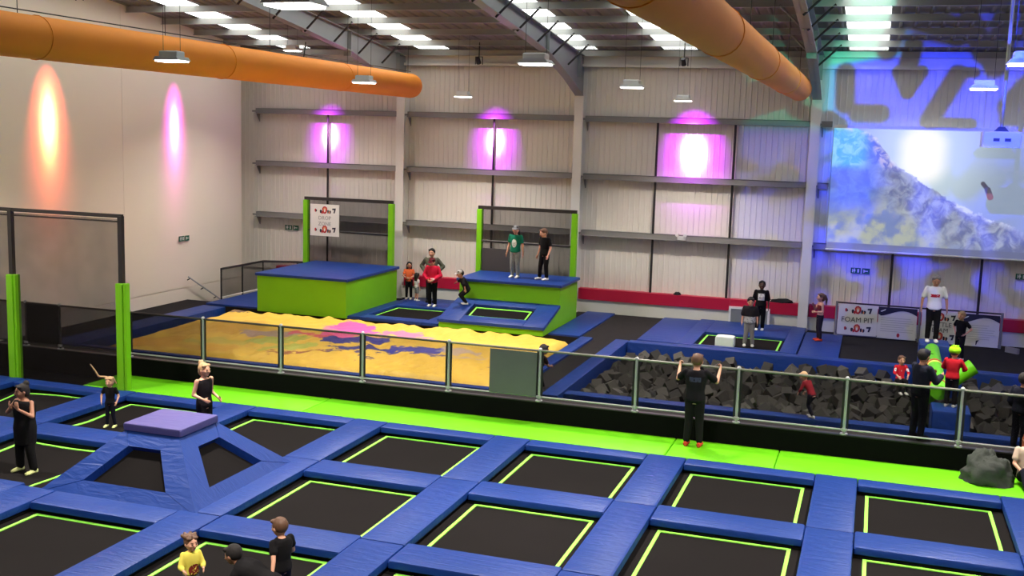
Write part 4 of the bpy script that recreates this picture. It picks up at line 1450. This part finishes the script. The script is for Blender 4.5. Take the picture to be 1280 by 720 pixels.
def person(label, loc, rot, H, skin=SKIN, pose=None, head=(0, 0, 0), hh=.135, top=None, sleeve=.5, top_low=.0, bottom=BLK, leg=1.0, shoe=None, hair=HAIR_BR,
           style='short', vox=.0072, grip=False, slim=1.0, bare_mid=False, hat=None, hat_m=None, face=True, loose=0.0, hand_dir=None, name='person'):
    P = dict(DEF)
    if pose:
        P.update(pose)
    s = (1 - hh - .04) / .825 if not (pose and pose.get('raw')) else 1.0
    J = {k: Vector((p[0], p[1], p[2] * s)) * H if not k.startswith('toe') and k != 'raw' else p for k, p in P.items()}
    t = thing(name, label, 'person', loc, None, rot)
    hs = hh / .135 * H
    pel, che, nek = J['pelvis'], J['chest'], J['neck']
    shx = (J['sh_l'] - J['sh_r'])
    hpx = (J['hip_l'] - J['hip_r'])
    shx.normalize()
    hpx.normalize()

    def torso(mb, e=0.0, low=-.06, lowr=1.0, topcut=1.0):
        upd = (che - pel).normalized()
        und = (nek - che).normalized()
        pts = [(pel + upd * (low * H), .070 * lowr, .052 * lowr, hpx, upd), (pel + upd * (-.01 * H), .090, .066, hpx, upd), (pel.lerp(che, .45), .074 * slim, .054 * slim, (hpx + shx).normalized(), upd),
               (pel.lerp(che, .8), .084 * slim, .060 * slim, shx, upd), (che, .090 * slim, .060 * slim, shx, upd), (che.lerp(nek, .5), .100 * slim, .054, shx, und), (che.lerp(nek, .82), .078, .044, shx, und)]
        if topcut >= 1:
            pts.append((nek, .036, .036, shx, und))
        rings = []
        for c, rx, ry, ax, ud in pts:
            ay = ud.cross(ax).normalized()
            rings.append((c, ax * (rx * H + e), ay * (ry * H + e)))
        return mb.loft(rings)

    # head frame
    hy, hp, hr = head
    R = Matrix.Rotation(hy, 3, 'Z') @ Matrix.Rotation(hp, 3, 'X') @ Matrix.Rotation(hr, 3, 'Y')
    hu, hf, hx = R @ Vector((0, 0, 1)), R @ Vector((0, -1, 0)), R @ Vector((1, 0, 0))
    hc = nek + hu * (.062 * hs + .028 * H) + hf * (.012 * hs)
    M4 = R.to_4x4()

    def hp_(x, y, z):
        return hc + hx * (x * hs) + hf * (y * hs) + hu * (z * hs)

    b = MB()
    torso(b)
    b.cap(nek - (nek - che).normalized() * .03 * H, hc - hu * .02 * hs, .036 * H, .032 * H)
    b.ball(hc, Vector((.0545, .068, .070)) * hs, M4, 16, 12)
    b.ball(hp_(0, .012, -.034), Vector((.042, .048, .040)) * hs, M4)
    b.ball(hp_(0, .044, -.056), Vector((.018, .014, .014)) * hs, M4)
    b.cap(hp_(0, .064, .010), hp_(0, .078, -.014), .006 * hs, .0105 * hs)
    for sg in (-1, 1):
        b.ball(hp_(sg * .056, -.004, -.006), Vector((.008, .014, .020)) * hs, M4)
        b.ball(hp_(sg * .026, .046, -.012), Vector((.018, .018, .016)) * hs, M4)
    for sd, sg in (('_r', -1), ('_l', 1)):
        b.cap(J['sh' + sd], J['el' + sd], .028 * H, .0225 * H)
        b.cap(J['el' + sd], J['wr' + sd], .0225 * H, .0155 * H)
        b.cap(J['hip' + sd], J['kn' + sd], .050 * H, .034 * H)
        b.cap(J['kn' + sd], J['kn' + sd].lerp(J['an' + sd], .35), .033 * H, .034 * H)
        b.cap(J['kn' + sd].lerp(J['an' + sd], .35), J['an' + sd], .034 * H, .020 * H)
        td = Vector(J['toe' + sd]).normalized()
        an = J['an' + sd]
        b.cap(an - td * .016 * H - Vector((0, 0, .022 * H)), an + td * .088 * H - Vector((0, 0, .027 * H)), .019 * H, .014 * H)
        # hand: palm, four fingers, thumb
        d = (J['wr' + sd] - J['el' + sd]).normalized()
        if hand_dir:
            d = Vector(hand_dir).normalized()
        inn = (hc * .0 + pel.lerp(che, .5) - J['wr' + sd])
        nrm = (inn - d * inn.dot(d)).normalized()
        q = d.cross(nrm).normalized()
        if q.dot(Vector((0, -1, 0))) < 0:
            q = -q
        w = J['wr' + sd]
        b.loft([(w - d * .01 * H, q * .014 * H, nrm * .011 * H), (w + d * .014 * H, q * .020 * H, nrm * .011 * H), (w + d * .045 * H, q * .026 * H, nrm * .010 * H), (w + d * .052 * H, q * .022 * H, nrm * .008 * H)])
        for k, (o, L) in enumerate(((.020, .036), (.0068, .043), (-.0068, .040), (-.020, .030))):
            p0 = w + d * .046 * H + q * o * H
            bend = 1.5 if grip else .35
            p1 = p0 + (d * math.cos(bend * .6) + nrm * math.sin(bend * .6) + q * o * 3).normalized() * L * .55 * H
            p2 = p1 + (d * math.cos(bend * 1.6) + nrm * math.sin(bend * 1.6)).normalized() * L * .5 * H
            b.cap(p0, p1, .0056 * H, .0052 * H, 8)
            b.cap(p1, p2, .0052 * H, .0046 * H, 8)
        th0 = w + d * .014 * H + q * .018 * H
        th1 = th0 + (d * .7 + q * .7 + nrm * .2).normalized() * .026 * H
        b.cap(th0, th1, .0075 * H, .0064 * H, 8)
        b.cap(th1, th1 + (d * .9 + q * .25 + nrm * .3).normalized() * .02 * H, .0062 * H, .0052 * H, 8)
    body = remesh(b, 'body', vox * H, skin, t, 3)
    if face:
        for sg in (-1, 1):
            MB().ball(hp_(sg * .022, .0625, .006), Vector((.0075, .005, .0045)) * hs, M4, 8, 6).build('eye', EYE, t, 60, local=True)
            MB().cap(hp_(sg * .012, .064, .022), hp_(sg * .032, .058, .022), .0035 * hs, .003 * hs, 6).build('eyebrow', hair or EYE, t, 60, local=True)
        MB().ball(hp_(0, .0635, -.036), Vector((.014, .005, .0045)) * hs, M4, 8, 6).build('mouth', LIP, t, 60, local=True)
    cv = max(.009 * H, .012)
    if bottom:
        b = MB()
        torso2 = [(pel + (che - pel).normalized() * (-.045 * H)), pel + (che - pel).normalized() * (.035 * H)]
        ud = (che - pel).normalized()
        ay = ud.cross(hpx).normalized()
        e = .010 * H + loose * .4
        b.loft([(torso2[0], hpx * (.078 * H + e), ay * (.056 * H + e)), (pel, hpx * (.09 * H + e), ay * (.066 * H + e)), (torso2[1], hpx * (.084 * H + e), ay * (.062 * H + e))])
        for sd in ('_r', '_l'):
            h, k, a = J['hip' + sd], J['kn' + sd], J['an' + sd]
            if leg >= 1:
                b.cap(h, k, .055 * H + e * .5, .037 * H + e * .6)
                b.cap(k, k.lerp(a, .9 * min(1, leg)), .037 * H + e * .6, .026 * H + e * .8)
            else:
                b.cap(h, h.lerp(k, leg), .055 * H + e * .6, (.055 - .017 * leg) * H + e)
        remesh(b, 'trousers' if leg >= 1 else 'shorts', cv, bottom, t)
    if top:
        b = MB()
        e = .011 * H + loose
        if bare_mid:
            ud = (che - pel).normalized()
            ay = ud.cross(shx).normalized()
            b.loft([(pel.lerp(che, .72), shx * (.084 * H * slim + e), ay * (.06 * H * slim + e)), (che, shx * (.09 * H * slim + e), ay * (.06 * H * slim + e)), (che.lerp(nek, .5), shx * (.095 * H), ay * (.054 * H + e))])
        else:
            torso(b, e, -.035 - top_low, 1.12, 1.0 if sleeve > 0 else .9)
        if sleeve > 0:
            for sd in ('_r', '_l'):
                S_, E_, W_ = J['sh' + sd], J['el' + sd], J['wr' + sd]
                if sleeve <= 1:
                    b.cap(S_, S_.lerp(E_, sleeve), .030 * H + e * .35, .026 * H + e * .7)
                else:
                    b.cap(S_, E_, .030 * H + e * .35, .025 * H + e * .6)
                    b.cap(E_, E_.lerp(W_, sleeve - 1), .025 * H + e * .8, .019 * H + e * .7)
        remesh(b, 'top', cv, top, t)
    if shoe:
        for sd in ('_r', '_l'):
            td = Vector(J['toe' + sd]).normalized()
            an = J['an' + sd]
            q = td.cross(Vector((0, 0, 1))).normalized()
            if q.length < .1:
                q = Vector((1, 0, 0))
            uu = q.cross(td).normalized()
            z = an - uu * .020 * H
            b = MB()
            b.loft([(z - td * .045 * H, q * .014 * H, uu * .022 * H), (z - td * .03 * H, q * .026 * H, uu * .0265 * H), (z + td * .03 * H, q * .028 * H, uu * .0255 * H),
                    (z + td * .075 * H - uu * .004 * H, q * .033 * H, uu * .021 * H), (z + td * .105 * H - uu * .007 * H, q * .026 * H, uu * .017 * H), (z + td * .118 * H - uu * .01 * H, q * .010 * H, uu * .008 * H)])
            b.cap(an - Vector((0, 0, .004 * H)), an + (J['kn' + sd] - an).normalized() * .02 * H, .026 * H, .026 * H)
            b.build('shoe', shoe, t, 50, local=True)
    if hair and style:
        b = MB()
        b.ball(hp_(0, -.016, .016), Vector((.063, .070, .070)) * hs, M4, 16, 12)
        for sg in (-1, 1):
            b.ball(hp_(sg * .03, .026, .058), Vector((.03, .026, .016)) * hs, M4)
        if style in ('long', 'pony', 'bun', 'pigtails'):
            b.ball(hp_(0, -.034, -.02), Vector((.055, .05, .06)) * hs, M4)
        if style == 'long':
            for sg in (-1, 0, 1):
                b.cap(hp_(sg * .042, -.022, 0), nek - (nek - che) * .55 + hx * (sg * .05 * H) - hf * .05 * H, .03 * hs, .022 * H)
        if style == 'pony':
            b.cap(hp_(0, -.085, .03), hp_(0, -.11, -.04), .022 * hs, .024 * hs)
            b.cap(hp_(0, -.11, -.04), hp_(0, -.105, -.14), .024 * hs, .010 * hs)
        if style == 'bun':
            b.ball(hp_(0, -.06, .075), Vector((.034, .034, .034)) * hs)
        if style == 'pigtails':
            b.ball(hp_(-.05, -.01, .062), Vector((.022, .022, .022)) * hs)
            b.cap(hp_(-.05, -.01, .07), hp_(-.16, .0, .08), .020 * hs, .016 * hs)
            b.cap(hp_(-.16, .0, .08), hp_(-.22, .0, .18), .016 * hs, .014 * hs)
            b.cap(hp_(-.22, .0, .18), hp_(-.28, .0, .27), .014 * hs, .008 * hs)
            b.cap(hp_(.05, -.02, .06), hp_(.09, -.04, -.03), .022 * hs, .010 * hs)
        if style == 'messy':
            for k in range(7):
                a = k * .9
                b.cap(hp_(.03 * math.cos(a), -.03 + .03 * math.sin(a), .05), hp_(.062 * math.cos(a), -.04 + .06 * math.sin(a), .07), .028 * hs, .02 * hs)
        remesh(b, 'hair', max(.007 * H, .009), hair, t, 2)
    if hat:
        b = MB()
        if hat == 'cap':
            b.ball(hp_(0, -.004, .034), Vector((.064, .074, .052)) * hs, M4, 16, 10)
            b.loft([(hp_(0, .05, .036), hx * .052 * hs, hu * .006 * hs), (hp_(0, .115, .03), hx * .04 * hs, hu * .004 * hs)])
        else:
            b.ball(hp_(0, -.006, .026), Vector((.076, .088, .066)) * hs, M4, 18, 12)
            b.loft([(hp_(0, .08, .05), hx * .05 * hs, hu * .01 * hs), (hp_(0, .10, .045), hx * .04 * hs, hu * .006 * hs)])
            for sg in (-1, 0, 1):
                b.cap(hp_(sg * .03, .05, .085), hp_(sg * .03, -.06, .088), .008 * hs, .008 * hs)
        b.build('cap' if hat == 'cap' else 'helmet', hat_m, t, 50, local=True)
    return t


YEL = cloth('pale_yellow_sock', (214, 222, 150))
WSH = cloth('white_shoe', (224, 222, 214))
REDSH = cloth('red_shoe', (206, 70, 50))
HIPS = dict(el_r=(-.20, .05, .665), el_l=(.20, .05, .665), wr_r=(-.115, -.02, .56), wr_l=(.115, -.02, .56))

# -- court
person('woman in black with both hands held up to her face on the left trampoline', (1.01, -4.15, -.165), -.12, 1.60, SKIN_D,
       dict(el_r=(-.19, -.06, .665), el_l=(.19, -.06, .665), wr_r=(-.055, -.135, .745), wr_l=(.055, -.135, .745), an_r=(-.105, .012, .045), an_l=(.105, .012, .045), kn_r=(-.08, -.012, .275), kn_l=(.08, -.012, .275)),
       (-.4, .15, 0), top=BLK, sleeve=0, shoe=YEL, hair=HAIR_DK, style='bun', loose=.055, top_low=.16, hand_dir=(0, -.25, 1))
person('small girl in black with a pigtail flying up, jumping near the pyramid', (.55, -1.34, -.10), .25, 1.04, SKIN,
       dict(el_r=(-.17, .0, .645), el_l=(.17, .0, .645), wr_r=(-.13, -.10, .54), wr_l=(.17, -.10, .545), an_r=(-.085, .012, .045), an_l=(.085, .012, .045)),
       (0, .1, 0), hh=.17, top=BLK, sleeve=.6, bottom=NAVY, shoe=YEL, hair=HAIR_BL, style='pigtails')
person('fair haired woman in a black vest seen from the side behind the pyramid top', (3.57, -2.55, PT), 1.35, 1.56, SKIN,
       dict(el_r=(-.135, .03, .635), el_l=(.135, .03, .635), wr_r=(-.12, -.12, .60), wr_l=(.12, -.10, .58), an_r=(-.05, -.06, .045), an_l=(.05, .07, .045)),
       (0, .05, 0), top=cloth('black_vest', (26, 22, 26)), sleeve=0, bottom=BLK, shoe=YEL, hair=HAIR_BL, style='bun', loose=.01)
person('toddler in a yellow shirt with a red print and tied up brown hair', (7.02, -7.93, -.02), .9, .92, SKIN,
       dict(el_r=(-.15, -.04, .63), el_l=(.15, -.04, .63), wr_r=(-.14, -.16, .60), wr_l=(.12, -.17, .60)),
       (.2, 0, 0), hh=.19, top=printed('yellow', (238, 224, 98), (120, 40, 34), -.05, .10, .40, .56, True, True), sleeve=1.5, bottom=cloth('grey_leggings', (90, 88, 96)), shoe=YEL, hair=HAIR_BR, style='messy', loose=.012)
person('dark haired adult in black crouching low between the toddler and the boy', (8.0, -8.12, -.02), -PI / 2, 1.56, SKIN_D,
       dict(raw=1, pelvis=(.0, .18, .36), chest=(.0, -.0, .44), neck=(.0, -.12, .46), hip_r=(-.05, .18, .34), hip_l=(.05, .18, .34), kn_r=(-.09, -.06, .25), kn_l=(.09, -.06, .25),
            an_r=(-.08, .14, .045), an_l=(.08, .14, .045), sh_r=(-.10, -.08, .43), sh_l=(.10, -.08, .43), el_r=(-.13, -.12, .27), el_l=(.13, -.12, .27), wr_r=(-.10, -.2, .14), wr_l=(.10, -.2, .14)),
       (-.1, .35, 0), top=BLK, sleeve=1.9, bottom=BLK, shoe=BLK, hair=HAIR_DK, style='short', loose=.02)
person('brown haired boy in a black shirt standing beside the crouching adult', (8.22, -7.78, -.02), -1.9, 1.27, SKIN,
       dict(el_r=(-.17, -.03, .635), el_l=(.17, .08, .645), wr_r=(-.16, -.15, .56), wr_l=(.22, .12, .53)),
       (0, .25, 0), hh=.16, top=BLK, sleeve=.5, bottom=NAVY, shoe=BLK, hair=HAIR_BR, style='short', loose=.015)
person('man in black with red shoes holding the fence rail, seen from behind', (11.83, 1.24, PT), PI, 1.80, SKIN,
       dict(el_r=(-.205, -.10, .69), el_l=(.205, -.10, .69), wr_r=(-.215, -.235, .80), wr_l=(.215, -.235, .80), an_r=(-.07, .012, .045), an_l=(.07, .012, .045)),
       (0, .1, 0), top=printed('black_back', (26, 25, 28), (58, 64, 84), -.11, .11, 1.27, 1.36, False), sleeve=.7, bottom=BLK, shoe=REDSH, hair=HAIR_BR, style='short', grip=True, loose=.02, hand_dir=(0, -.5, .55))
person('child in violet clothes at the left picture edge by the net post', (-4.08, .02, PT), .4, 1.05, SKIN,
       dict(el_l=(.17, -.03, .66), wr_l=(.21, -.10, .55)), hh=.165, top=cloth('violet', (92, 70, 130)), sleeve=.6, bottom=NAVY, shoe=WSH, hair=HAIR_BR, style='pony')
person('ginger woman in a beige top sitting against the black wall', (17.66, 1.2, PT), .1, 1.6, SKIN,
       dict(raw=1, pelvis=(0, .06, .085), chest=(0, .10, .28), neck=(0, .10, .40), hip_r=(-.05, .04, .08), hip_l=(.05, .04, .08), kn_r=(-.08, -.16, .19), kn_l=(.08, -.16, .19), an_r=(-.07, -.28, .045), an_l=(.07, -.28, .045),
            sh_r=(-.105, .09, .37), sh_l=(.105, .09, .37), el_r=(-.14, .04, .22), el_l=(.14, .04, .22), wr_r=(-.09, -.09, .17), wr_l=(.09, -.09, .17)),
       (-.3, .1, 0), top=cloth('beige', (206, 184, 164)), sleeve=.6, bottom=NAVY, shoe=BLK, hair=HAIR_GI, style='long', loose=.015)

# -- walkway and foam pit
person('dark dressed adult in a cap standing at the fence beside the beam game', (15.84, 2.0, FZ), 2.3, 1.70, SKIN_D,
       dict(el_r=(-.14, -.07, .66), el_l=(.14, -.07, .66), wr_r=(-.09, -.19, .70), wr_l=(.09, -.19, .70)), (.2, .1, 0), top=NAVY, sleeve=1.9, bottom=NAVY, shoe=BLK, hair=HAIR_DK, style='short', hat='cap', hat_m=NAVY, loose=.02)
person('child in a red top and neon helmet standing on the near blue pillar', (16.46, 3.3, .972), PI - .3, 1.20, SKIN,
       dict(el_r=(-.17, -.05, .66), el_l=(.16, -.05, .66), wr_r=(-.13, -.16, .62), wr_l=(.12, -.16, .62)), (0, .1, 0), hh=.165, top=cloth('red_top', (176, 26, 40)), sleeve=1.8, bottom=BLK, shoe=WSH, hair=HAIR_BR, style='short', hat='helmet', hat_m=cloth('neon', (150, 226, 30)), loose=.015)
person('small child in red and white sitting in the foam left of the balance beam', (15.62, 6.3, .42), .3, 1.05, SKIN,
       dict(raw=1, pelvis=(0, .05, .36), chest=(0, .07, .55), neck=(0, .06, .68), hip_r=(-.05, .03, .34), hip_l=(.05, .03, .34), kn_r=(-.07, -.16, .36), kn_l=(.07, -.16, .36), an_r=(-.06, -.2, .14), an_l=(.06, -.2, .14),
            sh_r=(-.105, .05, .65), sh_l=(.105, .05, .65), el_r=(-.15, -.02, .52), el_l=(.15, -.02, .52), wr_r=(-.10, -.14, .46), wr_l=(.10, -.14, .46)),
       (0, .1, 0), hh=.165, top=printed('red_white', (206, 36, 48), (236, 232, 230), -.16, .16, .58, .68), sleeve=1.4, bottom=BLK, shoe=WSH, hair=HAIR_BR)
person('small child in a dark red top leaning over the foam pit front edge', (13.86, 2.62, .64), -2.2, .95, SKIN,
       dict(pelvis=(0, .05, .50), chest=(0, -.05, .68), neck=(0, -.13, .76), hip_r=(-.05, .05, .48), hip_l=(.05, .05, .48), sh_r=(-.1, -.1, .75), sh_l=(.1, -.1, .75), kn_r=(-.06, -.08, .27), kn_l=(.06, .02, .27), an_r=(-.06, .02, .045), an_l=(.06, .16, .06),
            el_r=(-.15, -.12, .60), el_l=(.15, -.12, .60), wr_r=(-.12, -.2, .50), wr_l=(.12, -.2, .50)),
       (0, .5, 0), hh=.17, top=cloth('dark_red', (146, 36, 48)), sleeve=1.7, bottom=NAVY, shoe=WSH, hair=HAIR_BL, style='short')
person('person in dark clothes cut by the right picture edge behind the fence', (17.56, 2.0, FZ), 2.6, 1.42, SKIN_D,
       dict(wr_r=(-.12, -.12, .55), wr_l=(.12, -.12, .55)), hh=.15, top=NAVY, sleeve=1.9, bottom=NAVY, shoe=BLK, hair=HAIR_DK, loose=.03)
person('dark haired child kneeling behind the fence post by the grey sheet', (8.2, 3.0, FZ), PI - .6, 1.2, SKIN_D,
       dict(raw=1, pelvis=(0, .06, .26), chest=(0, -.02, .43), neck=(0, -.06, .56), hip_r=(-.05, .06, .25), hip_l=(.05, .06, .25), kn_r=(-.06, -.03, .035), kn_l=(.06, -.03, .035), an_r=(-.06, .22, .045), an_l=(.06, .22, .045),
            sh_r=(-.1, -.04, .53), sh_l=(.1, -.04, .53), el_r=(-.13, -.1, .38), el_l=(.13, -.1, .38), wr_r=(-.09, -.2, .36), wr_l=(.09, -.2, .36)),
       (0, .2, 0), hh=.165, top=cloth('dark_brown', (44, 30, 28)), sleeve=.6, bottom=BLK, shoe=BLK, hair=HAIR_DK)

# -- back platforms
person('girl in an orange top with long dark hair by the big lime box corner', (.84, 12.7, .65), .25, 1.21, SKIN_D,
       dict(el_r=(-.15, -.03, .64), el_l=(.15, -.03, .64), wr_r=(-.05, -.14, .60), wr_l=(.05, -.14, .60)), (.2, .05, 0), hh=.155, top=cloth('orange', (236, 112, 66)), sleeve=.6, bottom=BLK, shoe=WSH, hair=HAIR_DK, style='long')
person('toddler in a white top and grey shorts standing by the red dressed adult', (1.20, 12.5, .65), 2.6, .90, SKIN,
       None, hh=.185, top=cloth('white_top', (226, 218, 214)), sleeve=.5, bottom=cloth('grey_shorts', (150, 148, 140)), leg=.8, shoe=WSH, hair=HAIR_DK, style='long')
person('adult in a red top with white stripes and dark cap by the sunken trampoline', (2.17, 11.45, .69), .1, 1.52, SKIN,
       dict(el_r=(-.17, -.01, .635), el_l=(.17, -.01, .635), wr_r=(-.06, -.13, .555), wr_l=(.06, -.13, .555), an_r=(-.05, .012, .045)), (-.1, .35, 0), top=printed('red_stripe', (198, 30, 62), (236, 226, 226), -.03, .13, .84, .89), sleeve=1.85,
       bottom=BLK, shoe=WSH, hair=HAIR_DK, style='short', hat='cap', hat_m=cloth('maroon', (90, 24, 34)), loose=.02)
person('man in an olive hoodie with hands on hips behind the red dressed adult', (1.72, 12.45, .65), .15, 1.72, SKIN,
       dict(HIPS), (0, .1, 0), top=cloth('olive', (92, 92, 80)), sleeve=1.9, bottom=BLK, shoe=BLK, hair=HAIR_DK, style='short', loose=.02)
person('child in black with a pale cap bending on the lime box lower step', (3.86, 9.72, 1.13), -1.0, 1.12, SKIN_D,
       dict(pelvis=(0, .08, .40), chest=(0, -.0, .58), neck=(0, -.06, .71), hip_r=(-.05, .08, .38), hip_l=(.05, .08, .38), kn_r=(-.08, -.08, .24), kn_l=(.08, -.08, .24), an_r=(-.07, .06, .045), an_l=(.07, .06, .045),
            sh_r=(-.11, -.05, .68), sh_l=(.11, -.05, .68), el_r=(-.2, -.08, .60), el_l=(.2, -.04, .56), wr_r=(-.28, -.14, .55), wr_l=(.24, -.02, .44)),
       (0, .3, 0), hh=.17, top=BLK, sleeve=1.2, bottom=BLK, shoe=WSH, hair=HAIR_DK, hat='cap', hat_m=cloth('pale_cap', (170, 172, 168)), loose=.02)
person('girl in a green printed shirt and grey trousers on top of the stepped box', (4.95, 11.0, 1.822), -.1, 1.54, SKIN,
       dict(wr_r=(-.165, -.02, .475), wr_l=(.165, -.02, .475)), (.1, .1, 0), hh=.14, top=printed('green', (20, 110, 84), (224, 232, 226), -.075, .075, .90, 1.14, True, True), sleeve=.6,
       bottom=cloth('camo', (142, 146, 140), .45, 18), shoe=WSH, hair=HAIR_DK, style='long', hat='cap', hat_m=cloth('grey_hat', (120, 124, 128)), loose=.012)
person('teenager in black with white shoes on top of the stepped box', (5.86, 10.95, 1.822), -.5, 1.52, SKIN,
       dict(an_r=(-.115, -.01, .045), an_l=(.06, .012, .045), kn_r=(-.085, -.02, .275), wr_r=(-.17, -.02, .475), wr_l=(.16, -.07, .49)), (-.3, .35, 0), hh=.145, top=BLK, sleeve=.6, bottom=BLK, shoe=WSH, hair=HAIR_BR, style='short', loose=.012)
person('boy in a black and grey shirt standing on the trampoline with the white block', (11.89, 9.8, .618), .1, 1.33, SKIN,
       dict(wr_r=(-.15, -.05, .50), wr_l=(.15, -.05, .50), an_r=(-.08, .012, .045), an_l=(.075, .012, .045)), (0, .3, 0), hh=.155, top=printed('two_tone', (44, 40, 42), (190, 190, 188), -.3, .3, .55, .80), sleeve=.8, bottom=cloth('grey_joggers', (138, 134, 128)), shoe=WSH, hair=HAIR_DK, style='short', loose=.03)
person('teenager in a black shirt with a white square print behind the grey shirted boy', (11.95, 12.0, .692), 0.05, 1.42, SKIN_B,
       dict(wr_r=(-.17, -.02, .48), an_l=(.05, .05, .045)), hh=.15, top=printed('black_square', (22, 20, 22), (226, 224, 220), -.09, .09, .87, 1.06), sleeve=.9, bottom=BLK, shoe=WSH, hair=HAIR_DK, style='short', loose=.02)
person('girl with a ponytail in a cropped top and red shoes touching her mouth', (13.60, 11.35, .652), -1.2, 1.31, SKIN,
       dict(el_r=(-.13, -.07, .65), wr_r=(-.03, -.15, .76), el_l=(.14, -.0, .63), wr_l=(.05, -.12, .62)), (0, .05, 0), hh=.15, top=cloth('wine', (110, 40, 46)), sleeve=0, bare_mid=True, bottom=cloth('charcoal', (44, 38, 44)), shoe=REDSH, hair=HAIR_BR, style='pony')
person('man in a white shirt with a red box print standing on the far blue pillar', (16.26, 7.68, 1.482), .05, 1.58, SKIN_D,
       dict(el_r=(-.165, .01, .63), el_l=(.165, .01, .63), wr_r=(-.175, -.03, .50), wr_l=(.175, -.03, .50)), (0, .3, 0), top=printed('white_box', (232, 230, 234), (178, 40, 52), -.10, .10, 1.06, 1.13), sleeve=.7, bottom=BLK, shoe=WSH, hair=HAIR_GY, style='short', loose=.012)
person('girl in black with fair hair and hands on hips in front of the last banners', (17.1, 10.5, FZ), -.7, 1.27, SKIN,
       dict(HIPS), (0, .15, 0), hh=.155, top=BLK, sleeve=.6, bottom=BLK, shoe=WSH, hair=HAIR_BL, style='short', loose=.012)
